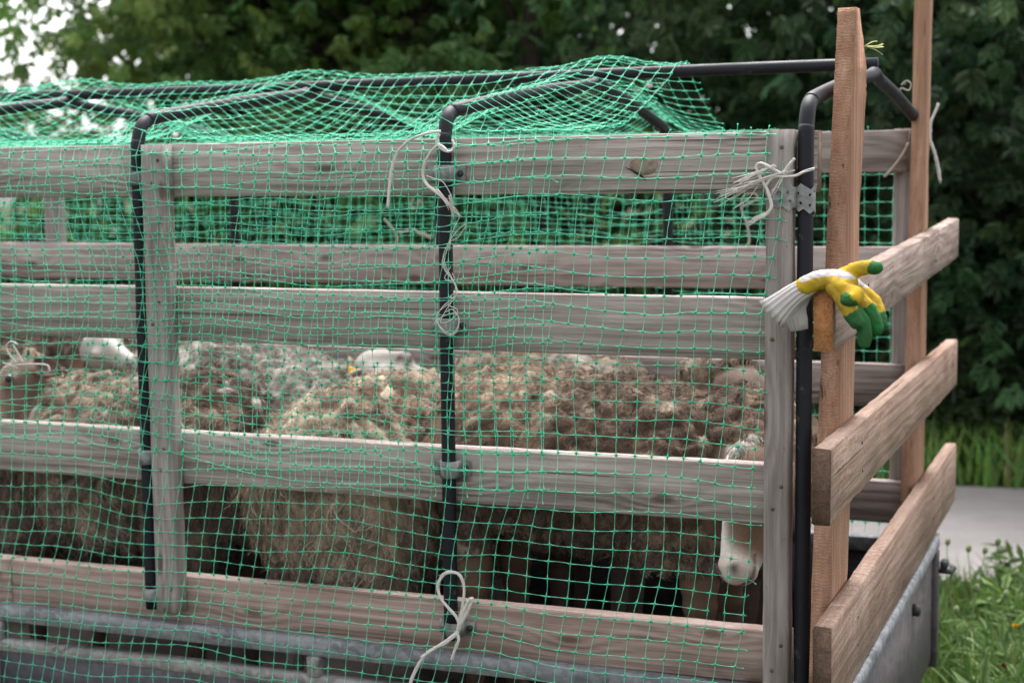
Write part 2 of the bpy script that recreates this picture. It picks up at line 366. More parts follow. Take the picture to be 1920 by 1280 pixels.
clip(-2.143, 1.775, .080, .032, HOOPS[2]); clip(-2.141, 1.128, .070, .034, HOOPS[2]); clip(-2.139, .800, .076, .030, HOOPS[2])
# far plate (at the far left hoop)
mb = MB(); mb.box((-3.52, Wd - .030, 1.515), (.20, .004, .115), bev=.0015); pl = mb.build('plate', PLATE, HOOPS[4])
for sx in (-.08, -.03, .04, .08):
    mb = MB(); mb.tube([(-3.52 + sx, Wd - .031, 1.55), (-3.52 + sx, Wd - .035, 1.55)], .006, 7); mb.build('screw', BLACKPART, pl)
# perforated torn plate strapped round the rear hoop
bm = bmesh.new(); R0 = .0190
pl_top = [(-.058, .010), (-.050, .024), (-.038, .020), (-.026, .027), (-.016, .019), (-.006, .028), (.004, .022), (.014, .016), (.024, .024), (.034, .020)]
pl_bot = [(-.062, -.014), (-.050, -.020), (-.040, -.016), (-.028, -.026), (-.020, -.018), (-.010, -.027), (0, -.021), (.012, -.031), (.022, -.024), (.034, -.036)]
def wrapx(u):
    if u < -.0195: return (u, -.0425 if u < -.026 else -.0415)
    a = (u + .0) / .0190; a = max(-1.35, min(1.6, a)); return (R0 * math.sin(a), -.019 - R0 * math.cos(a))
V = []; F = []; NU = 90; NV = 40
ut = np.array(pl_top); ub = np.array(pl_bot); us = np.linspace(-.060, .034, NU)
for i, u in enumerate(us):
    t_ = np.interp(u, ut[:, 0], ut[:, 1]); b_ = np.interp(u, ub[:, 0], ub[:, 1]); X_, Y_ = wrapx(u)
    for j in range(NV): V.append((-.602 + X_, Y_ - .001, 1.720 + b_ + (t_ - b_) * j / (NV - 1)))
holes = [(-.047, .008, .0052), (-.030, .010, .0028), (-.012, .009, .0028), (.012, .006, .0028), (-.026, -.007, .0028), (-.006, -.010, .0028), (.012, -.014, .0028), (-.044, -.007, .003), (.024, .012, .0030)]
for i in range(NU - 1):
    for j in range(NV - 1):
        u = (us[i] + us[i + 1]) / 2; z = (V[i * NV + j][2] + V[i * NV + j + 1][2]) / 2 - 1.720
        if any((u - a) ** 2 + (z - b) ** 2 < r_ * r_ for a, b, r_ in holes): continue
        F.append((i * NV + j, (i + 1) * NV + j, (i + 1) * NV + j + 1, i * NV + j + 1))
me = mesh_np('perforated_plate', V, [np.array(F)], True); o = link('perforated_plate', me, CLIP, HOOPS[0])
sm = o.modifiers.new('thick', 'SOLIDIFY'); sm.thickness = .0016; sm.offset = 0

# galvanised side rail, lower bar, panels, floor, wheels
def bar(name, p0, p1, sy, sz, mat, parent=T, bev=.003):
    p0 = np.array(p0, float); p1 = np.array(p1, float); mbx = MB(); mbx.box((p0 + p1) / 2, (abs(p1 - p0).max() if abs(p1[0] - p0[0]) > abs(p1[1] - p0[1]) else sy, sy if abs(p1[0] - p0[0]) > abs(p1[1] - p0[1]) else abs(p1[1] - p0[1]), sz), bev=bev)
    return mbx.build(name, mat, parent)
bar('top_rail', (XL, .002, .713), (-.535, .002, .713), .050, .040, GALV, bev=.0025)
bar('top_rail', (XL, Wd - .002, .725), (-.535, Wd - .002, .725), .050, .040, GALV, bev=.0025)
bar('lower_bar', (XL, -.006, .632), (-.56, -.006, .632), .034, .030, ALU)
mb = MB(); mb.box(((XL - .56) / 2, .004, .535), (-.56 - XL, .012, .162)); mb.build('side_panel', PANEL, T)
mb = MB(); mb.box(((XL - .56) / 2, Wd - .004, .575), (-.56 - XL, .012, .255)); mb.build('side_panel', PANEL, T)
for x in (-2.612, -1.712, -.83):
    mb = MB(); w_ = .060 if x < -2 else .032; mb.box((x, -.012, .668), (w_, .030, .048), bev=.003); mb.tube([(x + .002, -.027, .668), (x + .002, -.0285, .668)], .0045, 8)
    br = mb.build('bracket', ALU, T)
mb = MB(); mb.box((-2.630, -.016, .56), (.05, .030, .30), bev=.003); mb.build('upright', ALU, T)
mb = MB(); mb.box(((XL - .54) / 2, Wd / 2, .435), (-.54 - XL, Wd - .04, .03)); mb.build('floor', DIRTY, T)
mb = MB(); mb.box((XL, Wd / 2, 1.0), (.03, Wd - .06, 1.1)); mb.build('front_wall', PANEL, T)
# tailgate
tg = MB(); tg.box((-.512, Wd / 2 - .03, .568), (.014, Wd + .02, .30)); tgo = tg.build('tailgate', TAILG, T)
mb = MB(); mb.box((-.515, Wd / 2 - .03, .742), (.046, Wd + .06, .034), bev=.005); mb.build('rim', GALV, tgo)
for y in (0, Wd - .04):
    mb = MB(); mb.box((-.502, y, .56), (.024, .047, .33), bev=.004); mb.build('frame', TAILG, tgo)
mb = MB(); mb.tube([(-.505, .93, .665), (-.490, .93, .665), (-.486, .93, .665)], [.016, .016, .010], 10); mb.build('bolt', BLACKPART, tgo)
p = at_x(1738, 1102, -.488)
mb = MB(); q = np.array((-.488, Wd - .03, .665)); mb.tube(catmull([q, q + np.array((.02, 0, 0)), q + np.array((.028, .012, -.003)), q + np.array((.036, .030, .004))], 4), .008, 8); mb.box(q + np.array((.012, 0, .02)), (.02, .04, .022), bev=.003); mb.build('latch', BLACKPART, tgo)
RUB = Mat('tyre_rubber', .8, .3); RUB.color((.018, .018, .018)); RUB.bump(RUB.noise(RUB.coords(), 60), .4, .004)
for y in (-.12, Wd + .12):
    V, F = [], []; NS = 40; prof = [(.13, -.05), (.18, -.06), (.215, -.055), (.23, -.03), (.23, .03), (.215, .055), (.18, .06), (.13, .05)]
    for i in range(NS):
        a = 2 * PI * i / NS
        for (r_, yy) in prof: V.append((-2.3 + r_ * math.cos(a), y + yy, .23 + r_ * math.sin(a)))
    m_ = len(prof)
    for i in range(NS):
        for k in range(m_): F.append((i * m_ + k, ((i + 1) % NS) * m_ + k, ((i + 1) % NS) * m_ + (k + 1) % m_, i * m_ + (k + 1) % m_))
    wh = link('wheel', mesh_np('wheel', V, [np.array(F)], True), RUB.m, T)
    mb = MB(); mb.tube([(-2.3, y - .04, .23), (-2.3, y + .04, .23)], .132, 24); mb.build('rim', ALU, wh)
mb = MB(); mb.box((-2.3, Wd / 2, .23), (.05, Wd + .2, .05)); mb.box((-2.3, Wd / 2, .34), (.3, .5, .18)); mb.build('axle', BLACKPART, T)

# ------------------------------------------------------------------ leaning wooden gate at the rear
G = empty('wooden_gate', (-.53, .7, .76), 'raw sawn gate of three boards on two leaning posts standing against the trailer rear', 'gate')
def y_post(pts, name, x0, x1, mat):
    """post as a plank seen edge on; pts: list of (z, ynear, yfar) from the bottom to the top"""
    V = []; n_ = len(pts)
    zs = np.array([p_[0] for p_ in pts]); 
    zz = np.concatenate([np.linspace(zs[i], zs[i + 1], 8, endpoint=False) for i in range(n_ - 1)] + [[zs[-1]]])
    yn = np.interp(zz, zs, [p_[1] for p_ in pts]); yf = np.interp(zz, zs, [p_[2] for p_ in pts])
    cx = (x0 + x1) / 2; cy = (yn[0] + yf[0]) / 2; cz = (zz[0] + zz[-1]) / 2
    for z_, a, b in zip(zz, yn, yf):
        j = lambda: random.uniform(-.0007, .0007)
        for (x_, y_) in ((x0, a), (x1, a), (x1, b), (x0, b)): V.append((z_ - cz + (j() * 3 if z_ == zz[-1] else 0), -(x_ + j() - cx), y_ + j() - cy))
    m_ = len(zz)
    F = [(i * 4 + k, (i + 1) * 4 + k, (i + 1) * 4 + (k + 1) % 4, i * 4 + (k + 1) % 4) for i in range(m_ - 1) for k in range(4)]
    F = [f[::-1] for f in F]
    E = [(0, 1, 2, 3), tuple((m_ - 1) * 4 + k for k in (3, 2, 1, 0))]
    me_ = mesh_np(name, V, [np.array(F), np.array(E)], False, [0, 1]); bmx = bmesh.new(); bmx.from_mesh(me_); bmesh.ops.recalc_face_normals(bmx, faces=bmx.faces); bmx.to_mesh(me_); bmx.free()
    o_ = bpy.data.objects.new(name, me_); COL.objects.link(o_); me_.materials.append(mat); me_.materials.append(END_GREY)
    mw = Matrix(((0, -1, 0, cx), (0, 0, 1, cy), (1, 0, 0, cz), (0, 0, 0, 1))); o_.matrix_world = mw
    o_.parent = G; o_.matrix_parent_inverse = Matrix.Translation(G.location).inverted(); return o_
y_post([(.775, -.105, .080), (1.07, -.066, .140), (1.69, .053, .220), (1.93, .105, .285), (1.985, .118, .290), (2.100, .146, .190)], 'post', -.572, -.536, POST)
y_post([(.775, 1.165, 1.345), (.95, 1.180, 1.372), (1.81, 1.278, 1.372), (2.23, 1.300, 1.405), (2.60, 1.335, 1.44)], 'post', -.572, -.536, POST)
board('board', (-.5175, -.28, 1.504), (-.5175, 1.833, 1.580), .117, .034, WORN, END_ORANGE, G, .0018, face=(1, 0, 0), label='uppermost tilted board, dirty face with orange cut end')
board('board', (-.5175, -.283, 1.2015), (-.5175, 1.850, 1.2005), .139, .034, NEW, END_DARK, G, .0018, face=(1, 0, 0))
board('board', (-.5175, -.260, .850), (-.5175, 1.880, .857), .176, .034, NEW, END_DARK, G, .0018, face=(1, 0, 0))

GB = [o for o in G.children if o.name.startswith('board')]
for b_, z0_ in zip(GB, ((1.514, 1.565), (1.2013, 1.2007), (.852, .855))):
    for y_, zc_ in ((.06 + .06 * (z0_[0] - 1), z0_[0]), (1.28, z0_[1])):
        for q_ in (-.028, .030): nail((-.5005, y_ + random.uniform(-.02, .03), zc_ + q_), (1, 0, 0), b_, .0036)
# the big round knot with a dark split in the top board
KN = Mat('wood_knot', .85, .15); _kc = KN.coords(); _kn = KN.noise(KN.mapping(_kc, (60, 60, 90)), 1.0, 5, .7); KN.color(KN.ramp(_kn, [(.3, (.13, .09, .07)), (.5, (.235, .178, .142)), (.7, (.30, .25, .22))])); KN.bump(_kn, .8, .003)
CRK = Mat('dark_split', .95, .05); CRK.color((.022, .015, .012))
TB = [o for o in T.children if o.name.startswith('board')][0]
kc_ = np.array(at_y(1207, 311, .001)); V = []; F = []
for i, (s_, y_) in enumerate(((1.0, .0020), (.92, -.0003), (.45, -.0012))):
    for k in range(22):
        a = 2 * PI * k / 22; w_ = 1 + .04 * math.sin(2 * a + 1) + .03 * math.sin(5 * a); V.append((kc_[0] + .030 * s_ * w_ * math.cos(a), y_, kc_[2] + .021 * s_ * w_ * math.sin(a)))
F = [(i * 22 + k, i * 22 + (k + 1) % 22, (i + 1) * 22 + (k + 1) % 22, (i + 1) * 22 + k) for i in range(2) for k in range(22)]
kn_mb = MB(); kn_mb.add(V, F + [tuple(44 + k for k in range(22))]); KNO = kn_mb.build('knot', KN.m, TB, True)
kn_mb = MB(); kn_mb.tube(catmull([at_y(1172, 314, -.0012), at_y(1184, 319, -.0018), at_y(1196, 326, -.0020), at_y(1206, 333, -.0016), at_y(1211, 338, -.0008)], 4), np.concatenate([np.linspace(.0006, .0022, 9), np.linspace(.0022, .0008, 8)]), 6); kn_mb.build('split', CRK.m, TB)
# ------------------------------------------------------------------ nets
def smooth_noise(seed, n=7, fmin=.8, fmax=5.0):
    g = np.random.default_rng(seed); K = g.normal(size=(n, 2)); K /= np.linalg.norm(K, axis=1)[:, None]
    fr = np.exp(g.uniform(math.log(fmin), math.log(fmax), n)); ph = g.uniform(0, 2 * PI, n); am = 1 / (fr ** .8); am /= am.sum()
    def f(x, z):
        x = np.asarray(x, float); z = np.asarray(z, float)
        return sum(a * np.sin(2 * PI * w * (k[0] * x + k[1] * z) + p_) for a, w, k, p_ in zip(am, fr, K, ph))
    return f
NETM = Mat('green_plastic_netting', .35, .5)
_a = NETM.n('ShaderNodeAttribute', attribute_name='col'); NETM.color(_a.outputs['Color'])
_t = NETM.N.new('ShaderNodeBsdfTranslucent'); NETM.L.new(_a.outputs['Color'], _t.inputs['Color']); _x = NETM.N.new('ShaderNodeMixShader'); _x.inputs[0].default_value = .45
NETM.L.new(NETM.b.outputs[0], _x.inputs[1]); NETM.L.new(_t.outputs[0], _x.inputs[2]); NETM.L.new(_x.outputs[0], NETM.N['Material Output'].inputs[0])
C_STR = np.array((.26, .80, .60)); C_KNOT = np.array((.015, .62, .33))
def net_mesh(name, P, keep, label, seed, stretch=None):
    """P (nu,nv,3) knot positions; keep (nu,nv) bool; welded plastic mesh: flared strands between knots"""
    g = np.random.default_rng(seed); nu, nv = keep.shape
    A, B = [], []
    for di, dj in ((1, 0), (0, 1)):
        m = keep[:nu - di, :nv - dj] & keep[di:, dj:]
        m &= g.random(m.shape) > .006
        ii, jj = np.nonzero(m); A.append(P[ii, jj]); B.append(P[ii + di, jj + dj])
    # ragged ends: little stubs sticking out at the cut edges
    for di, dj in ((1, 0), (-1, 0), (0, 1), (0, -1)):
        i2 = np.arange(nu)[:, None] + di; j2 = np.arange(nv)[None, :] + dj
        inside = (i2 >= 0) & (i2 < nu) & (j2 >= 0) & (j2 < nv)
        nbk = np.zeros_like(keep); i3 = np.clip(i2, 0, nu - 1); j3 = np.clip(j2, 0, nv - 1)
        nbk = keep[np.broadcast_to(i3, keep.shape), np.broadcast_to(j3, keep.shape)] & np.broadcast_to(inside, keep.shape)
        m = keep & ~nbk & (g.random(keep.shape) < .8); ii, jj = np.nonzero(m)
        if not len(ii): continue
        ib = np.clip(ii - di, 0, nu - 1); jb = np.clip(jj - dj, 0, nv - 1)
        A.append(P[ii, jj]); B.append(P[ii, jj] + (P[ii, jj] - P[ib, jb]) * g.uniform(.15, .6, (len(ii), 1)) + g.normal(0, .003, (len(ii), 3)))
    A = np.concatenate(A); B = np.concatenate(B); E = len(A)
    D = B - A; Ln = np.linalg.norm(D, axis=1)[:, None] + 1e-9; T_ = D / Ln
    ref = np.tile(np.array((.31, .9, .3)), (E, 1)); N_ = np.cross(T_, ref); N_ /= np.linalg.norm(N_, axis=1)[:, None] + 1e-9; Bn = np.cross(T_, N_)
    ts = np.array((0, .16, .32, .55, .74, .86, 1.0)); rs = np.array((.0022, .00105, .00058, .00048, .00060, .00105, .0022))
    bow = g.normal(0, .0009, (E, 3)); Vv = []; Cc = []
    th = g.uniform(.8, 1.2, (E, 1))
    for t, r in zip(ts, rs):
        c = A + D * t + bow * (4 * t * (1 - t)); rr = r * (th if .2 < t < .85 else 1.0)
        for k in range(3):
            a = 2 * PI * k / 3; Vv.append(c + rr * (math.cos(a) * N_ + math.sin(a) * Bn))
        mixk = np.clip((r - .0010) / .0013, 0, 1); Cc += [C_STR * (1 - mixk) + C_KNOT * mixk] * 3
    nr = len(ts) * 3
    V = np.stack(Vv, 1).reshape(-1, 3); Cv = np.tile(np.array(Cc)[None], (E, 1, 1))
    pale = np.clip((Ln / np.median(Ln) - 1) * 1.2 + g.normal(0, .22, (E, 1)), -.5, .9)[:, :, None]
    Cv = np.clip(Cv + pale * np.array((.20, .10, .16)) * (Cv[:, :, :1] > .06), .004, .85).reshape(-1, 3)
    F = []
    for s_ in range(len(ts) - 1):
        for k in range(3): F.append((s_ * 3 + k, s_ * 3 + (k + 1) % 3, (s_ + 1) * 3 + (k + 1) % 3, (s_ + 1) * 3 + k))
    F = (np.array(F)[None] + (np.arange(E) * nr)[:, None, None]).reshape(-1, 4)
    # knots: flattened lozenges
    K = P[keep]; nk = len(K); r = .0033 * g.uniform(.7, 1.35, (nk, 1))
    oc = np.array([(1.25, 0, 0), (-1.25, 0, 0), (0, 0, 1), (0, 0, -1), (0, .5, 0), (0, -.5, 0)])
    KV = (K[:, None] + oc[None] * r[:, None]).reshape(-1, 3)
    kf = np.array([(0, 2, 4), (2, 1, 4), (1, 3, 4), (3, 0, 4), (2, 0, 5), (1, 2, 5), (3, 1, 5), (0, 3, 5)])
    KF = (kf[None] + (np.arange(nk) * 6)[:, None, None]).reshape(-1, 3) + len(V)
    me = mesh_np(name, np.vstack([V, KV]), [F, KF], True)
    set_col(me, np.vstack([Cv, np.tile(C_KNOT, (len(KV), 1))]))
    o_ = link(name, me, NETM.m); return tag(o_, label, 'net')

# lower sheet on the near side: from the top board to below the frame
dx, dz = .0370, .0376
f1, f2, f3 = smooth_noise(11), smooth_noise(12), smooth_noise(13, 6, 1.2, 5)
f4 = smooth_noise(14, 6, 3, 9)
xs = np.arange(-3.9, -.66 + .001, dx); xs = xs + (-.645 - xs[-1]); zs = np.arange(1.842, .42, -dz)
X, Z = np.meshgrid(xs, zs, indexing='ij')
rt = np.clip((X + 1.1) / .5, 0, 1)
sx = .115 * (Z - 1.70) + .035 * f1(X, Z) + .003 * f4(X, Z)
XX = X + sx * (1 - .25 * rt)
ZZ = Z + .030 * f2(X, Z) * (1 - .4 * rt) + .0025 * f4(Z, X) - .012 * np.exp(-((X + 1.1) / .25) ** 2) * (1.8 - Z) - .014 * rt * (Z < 1.75)
XX += .05 * np.exp(-((X + 2.15) / .20) ** 2 - ((Z - 1.45) / .25) ** 2)
ZZ += -.015 * np.exp(-((X + 2.15) / .22) ** 2 - ((Z - 1.15) / .25) ** 2)
bulge = np.exp(-((XX + .602) / .06) ** 2) + np.exp(-((XX + 1.37) / .06) ** 2) + np.exp(-((XX + 2.12) / .09) ** 2)
YY = -.0475 + .006 * np.clip(1 - bulge, 0, 1) - .010 * np.abs(f3(X, Z)) - .012 * np.clip((.70 - Z) / .2, 0, 1)
keep = np.ones(X.shape, bool); keep[-1, :2] = False
net_mesh('side_net', np.stack([XX, YY, ZZ], -1), keep, 'green plastic mesh sheet stretched over the near slatted side down to the rail', 21)

# sheet draped over the roof hoops, its front edge hanging down over the upper half of the near side
f1, f2, f3, f4 = smooth_noise(31), smooth_noise(32), smooth_noise(33, 7, 1.0, 6), smooth_noise(34, 6, 3, 9)
xs = np.arange(-3.9, -1.12 + .001, dx); xs = xs + (-1.118 - xs[-1])
HN = [h for h in HX]
def roof_point(x, d):
    """d = distance along the sheet measured from the near top edge towards the far side"""
    if d <= 0: return None
yprof = np.concatenate([[0], np.cumsum(np.full(45, .0355))])
rows = []; v_side = np.arange(20, 0, -1) * dz
P = []
for v in v_side:                                        # hanging part, bottom row first
    z = 1.862 - v; x = xs + .03 * (z - 1.6) + .032 * f1(xs, z) + .003 * f4(xs, z); zz = z + .026 * f2(xs, z) + .003 * f4(z, xs)
    zz = zz + .05 * np.exp(-((xs + 2.3) / .35) ** 2) * np.clip((1.45 - z) / .3, 0, 1) + .02 * np.clip((-xs - 1.6), 0, 1) * np.clip((1.3 - z) / .2, 0, 1)
    x = x + .075 * np.exp(-((xs + 2.2) / .22) ** 2 - ((z - 1.50) / .18) ** 2)
    b = np.exp(-((x + 1.37) / .05) ** 2) + np.exp(-((x + 2.12) / .08) ** 2)
    P.append(np.stack([x, -.0545 + .006 * np.clip(1 - b, 0, 1) - .012 * np.abs(f3(xs, z)), zz], -1))
YR = np.concatenate([[-.030, .006], np.arange(.036, Wd - .03, .0345), [Wd - .012, Wd + .026]])
for y in YR:
    s = np.clip(y / .70, 0, 2); u = np.where(s <= 1, s, 2 - s); u = max(0.0, float(u))
    zl = 1.864 + .174 * u + (.018 if s > 1 else 0) * (1 - u)
    x = xs + .10 * y + .022 * f1(xs, y * 1.5) + .007 * f4(xs, y)
    if y <= .006 : x = xs + .006 * f4(xs, y)
    zz = np.full_like(x, zl) - .075 * math.sin(PI * min(1, u)) * (1 + .5 * f2(xs, y)) + .018 * f3(xs, y * 2) * min(1, 6 * u)
    for (xn, xf, xa) in HN:
        xh = xn + (xa - xn) * u if s <= 1 else xf + (xa - xf) * u
        wv = np.exp(-(np.abs(x - xh) / (.085 + .05 * u)) ** 1.7); zh = 1.926 + .112 * u
        if u < .05: wv = np.exp(-((x - xh) / .030) ** 2); zh = 1.900 + u
        zz = zz * (1 - wv) + np.maximum(zz, zh) * wv
    wr = np.exp(-((y - .70) / .07) ** 2); zz = zz * (1 - wr) + np.maximum(zz, 2.043 + .006 * f4(xs, y)) * wr
    if u < .09: zz = np.maximum(zz, 1.860 if s < 1 else 1.898)
    # lift of a loose fold above the two middle hoops
    zz = zz + .030 * np.exp(-((x + 1.235) / .09) ** 2 - ((y - .72) / .12) ** 2) + .020 * np.exp(-((x + 2.06) / .10) ** 2 - ((y - .68) / .12) ** 2) + .02 * np.exp(-((x + 2.83) / .12) ** 2 - ((y - .68) / .12) ** 2)
    yy = y + .010 * f2(xs * 1.3, y) * (1 if .1 < y < 1.3 else 0)
    P.append(np.stack([x, np.full_like(x, 0) + yy, zz], -1))
for k in range(1, 10):                                   # short hang on the far side
    z = 1.90 - k * .034; x = xs + .14 + .02 * f1(xs, z) + .03 * f3(xs, z * 1.4); P.append(np.stack([x, Wd + .040 + .012 * np.abs(f2(xs, z)), z + .025 * f2(xs, z + 3)], -1))
P = np.stack(P, 1); keep = np.ones(P.shape[:2], bool)
bot = (3 * np.clip(smooth_noise(41, 4, .5, 1.5)(xs, 0), -.6, .6)).round().astype(int)
for i in range(len(xs)):
    if bot[i] > 0: keep[i, :bot[i]] = False
net_mesh('roof_net', P, keep, 'green mesh sheet sagging over the roof hoops, its front edge hanging down the near side', 22)

# sheet on the far side, seen between the boards
f1, f2, f3 = smooth_noise(51, 8, .8, 6), smooth_noise(52), smooth_noise(53)
xs = np.arange(-4.1, -.60, .0385); zs = np.arange(1.885, .62, -.0385)
X, Z = np.meshgrid(xs, zs, indexing='ij')
lf = np.clip((-X - 2.3) / .8, 0, 1)
XX = X + .03 * f1(X, Z * .6) + .04 * lf * np.sin(X * 23 + 2 * f2(X, Z)) * .5; ZZ = Z + .04 * f2(X, Z) * (X < -1.0) + .008 * f3(X, Z)
net_mesh('far_net', np.stack([XX, Wd + .052 + .014 * np.abs(f3(X, Z)) + .02 * lf * np.abs(f1(X, Z)), ZZ], -1), np.ones(X.shape, bool), 'green mesh sheet on the far slatted side, seen between the boards', 23)

# ------------------------------------------------------------------ sheep
SKIN = Mat('short_face_hair', .75, .25); _a = SKIN.n('ShaderNodeAttribute', attribute_name='col')
_nf = SKIN.noise(SKIN.coords(), 170, 4, .7); _sh = SKIN.n('ShaderNodeHueSaturation', Value=SKIN.math('MULTIPLY_ADD', _nf, .7, .65)); SKIN.L.new(_a.outputs['Color'], _sh.inputs['Color']); SKIN.color(_sh.outputs[0]); SKIN.bump(_nf, .35, .003)
WOOL = Mat('wool_fibres', .9, .12); _a = WOOL.n('ShaderNodeAttribute', attribute_name='col'); _nw = WOOL.noise(WOOL.coords(), 150, 6, .75, 1.8); _hw = WOOL.n('ShaderNodeHueSaturation', Value=WOOL.math('MULTIPLY_ADD', _nw, 1.0, .52)); WOOL.L.new(_a.outputs['Color'], _hw.inputs['Color']); WOOL.color(_hw.outputs[0]); WOOL.bump(_nw, 1.0, .008)
WOOL.b.inputs['Sheen Weight'].default_value = .12; WOOL.b.inputs['Sheen Roughness'].default_value = .5
EYE = Mat('dark_eye', .12, .6); EYE.color((.012, .009, .007))
TAGM = Mat('yellow_ear_tag', .4, .4); TAGM.color((.75, .42, .02))
def ellip(bm, c, r, rot=None, seg=16):
    m_ = Matrix.Translation(Vector(c)) @ (rot.to_4x4() if rot is not None else Matrix()) @ Matrix.Diagonal((*r, 1))
    bmesh.ops.create_uvsphere(bm, u_segments=seg, v_segments=seg // 2 + 2, radius=1, matrix=m_)
def capsule(bm, a, b, ra, rb, n_=7):
    a, b = Vector(a), Vector(b)
    for i in range(n_ + 1):
        t = i / n_; bmesh.ops.create_icosphere(bm, subdivisions=2, radius=ra + (rb - ra) * t, matrix=Matrix.Translation(a.lerp(b, t)))
def blend_mesh(bm, voxel, it=5, fac=.5):
    """one continuous surface out of overlapping closed shapes"""
    me = bpy.data.meshes.new('tmp'); bm.to_mesh(me); bm.free()
    ob = bpy.data.objects.new('tmp', me); COL.objects.link(ob)
    r = ob.modifiers.new('r', 'REMESH'); r.mode = 'VOXEL'; r.voxel_size = voxel
    s_ = ob.modifiers.new('s', 'SMOOTH'); s_.iterations = it; s_.factor = fac
    dg = bpy.context.evaluated_depsgraph_get(); out = bpy.data.meshes.new_from_object(ob.evaluated_get(dg))
    bpy.data.objects.remove(ob); bpy.data.meshes.remove(me)
    out.polygons.foreach_set('use_smooth', np.ones(len(out.polygons), bool)); return out
def noise3(seed, f=6.0, n_=10):
    g = np.random.default_rng(seed); K = g.normal(size=(n_, 3)); K *= (f * g.uniform(.4, 1.6, (n_, 1))) / np.linalg.norm(K, axis=1)[:, None]; ph = g.uniform(0, 6.28, n_)
    return lambda P: np.sin(P @ K.T * 2 * PI / 2 + ph).mean(1) * 2.2
def fleece_shell(bm_copy, allow, seed, light, dark, tip, cell, amp, stretch, patch_f, nfib, Lf, wf, dirt):
    """matted wool: a lumpy shell of locks over the body plus short crimped fibres lying over the locks"""
    from mathutils.kdtree import KDTree
    g = np.random.default_rng(seed); me = bm_copy
    co = np.empty(len(me.vertices) * 3, np.float32); me.vertices.foreach_get('co', co); co = co.reshape(-1, 3).astype(float)
    no = np.empty(len(me.vertices) * 3, np.float32); me.vertices.foreach_get('normal', no); no = no.reshape(-1, 3).astype(float)
    ok = allow(co)
    warp = np.stack([noise3(seed + 11, 9)(co), noise3(seed + 12, 9)(co), noise3(seed + 13, 9)(co)], 1) * .016 + np.stack([noise3(seed + 14, 28)(co), noise3(seed + 15, 28)(co), noise3(seed + 16, 28)(co)], 1) * .0068
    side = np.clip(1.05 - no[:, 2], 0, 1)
    q = co + warp; shear = np.stack([q[:, 0] + .35 * (q[:, 2] - 1.1) * noise3(seed + 17, 2)(co), q[:, 1], q[:, 2] * stretch], 1)
    ids = np.nonzero(ok)[0]; npt = max(60, int(len(ids) * (np.median([p_.area for p_ in list(me.polygons)[:200]])) / cell ** 2 * 1.15))
    fp = shear[g.choice(ids, npt)] + g.normal(0, cell * .1, (npt, 3)); kd = KDTree(npt)
    for i, p_ in enumerate(fp): kd.insert(p_, i)
    kd.balance(); f1_ = np.zeros(len(co)); f2_ = np.zeros(len(co)); cid = np.zeros(len(co), int)
    for i in ids:
        r_ = kd.find_n(shear[i], 2); f1_[i] = r_[0][2]; f2_[i] = r_[1][2]; cid[i] = r_[0][1]
    edge = np.clip((f2_ - f1_) / cell * 1.6, 0, 1); lump = np.sqrt(edge * (2 - edge)); hc = g.uniform(.15, 1.35, npt)
    fine = noise3(seed + 21, 75, 14)(co) * .0032 + noise3(seed + 22, 38, 12)(co) * .0042
    disp = np.where(ok, .004 + amp * .98 * lump * hc[cid] + fine * ok + .010 * noise3(seed + 23, 5)(co), -.004)
    down = np.array((0, 0, -1.0)); co2 = co + no * disp[:, None] + down * (side * lump * amp * .7 * ok)[:, None]
    me.vertices.foreach_set('co', co2.astype(np.float32).ravel()); me.update()
    me.vertices.foreach_get('normal', (tmp := np.empty(len(me.vertices) * 3, np.float32))); no2 = tmp.reshape(-1, 3).astype(float)
    pat = .5 + .70 * noise3(seed + 5, patch_f)(fp / np.array((1, 1, stretch))) + .35 * noise3(seed + 6, patch_f * 3)(fp / np.array((1, 1, stretch))) + g.normal(0, .21, npt)
    br = g.uniform(.70, 1.18, npt); istip = g.random(npt) < .05
    cellc = (light * (1 - np.clip(pat, 0, 1))[:, None] + dark * np.clip(pat, 0, 1)[:, None]) * br[:, None]; cellc[istip] = tip * g.uniform(.75, 1.0, (istip.sum(), 1))
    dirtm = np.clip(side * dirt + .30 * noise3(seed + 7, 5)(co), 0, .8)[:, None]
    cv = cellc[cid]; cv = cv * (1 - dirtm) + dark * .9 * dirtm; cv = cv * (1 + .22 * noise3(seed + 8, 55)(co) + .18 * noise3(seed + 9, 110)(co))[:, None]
    # matted roots between the locks keep their grease and dirt
    cv = np.clip(cv, .006, .8)
    # fibres
    me.calc_loop_triangles(); nt = len(me.loop_triangles); tri = np.empty(nt * 3, np.int32); me.loop_triangles.foreach_get('vertices', tri); tri = tri.reshape(-1, 3)
    A_, B_, C_ = co2[tri[:, 0]], co2[tri[:, 1]], co2[tri[:, 2]]; ar = np.linalg.norm(np.cross(B_ - A_, C_ - A_), axis=1)
    vis = ok[tri].all(1) & ~((no[tri[:, 0], 1] > .30) & (no[tri[:, 0], 2] < .45)); w_ = ar * vis * (.35 + lump[tri[:, 0]])
    ti = g.choice(nt, nfib, p=w_ / w_.sum()); u = g.random((nfib, 2)); fl = u.sum(1) > 1; u[fl] = 1 - u[fl]
    p = A_[ti] + (B_ - A_)[ti] * u[:, :1] + (C_ - A_)[ti] * u[:, 1:]; vi = tri[ti, 0]; nn = no2[vi]; cidf = cid[vi]; sd_ = side[vi][:, None]
    # each lock has its own lie; fibres crimp along it and sink back in
    lie = g.normal(size=(npt, 3)); lie = lie[cidf] * (1 - .40 * sd_) + down * (.35 + 1.2 * sd_) + g.normal(0, .20, (nfib, 3)); lie -= nn * (lie * nn).sum(1, keepdims=True); lie /= np.linalg.norm(lie, axis=1)[:, None] + 1e-9
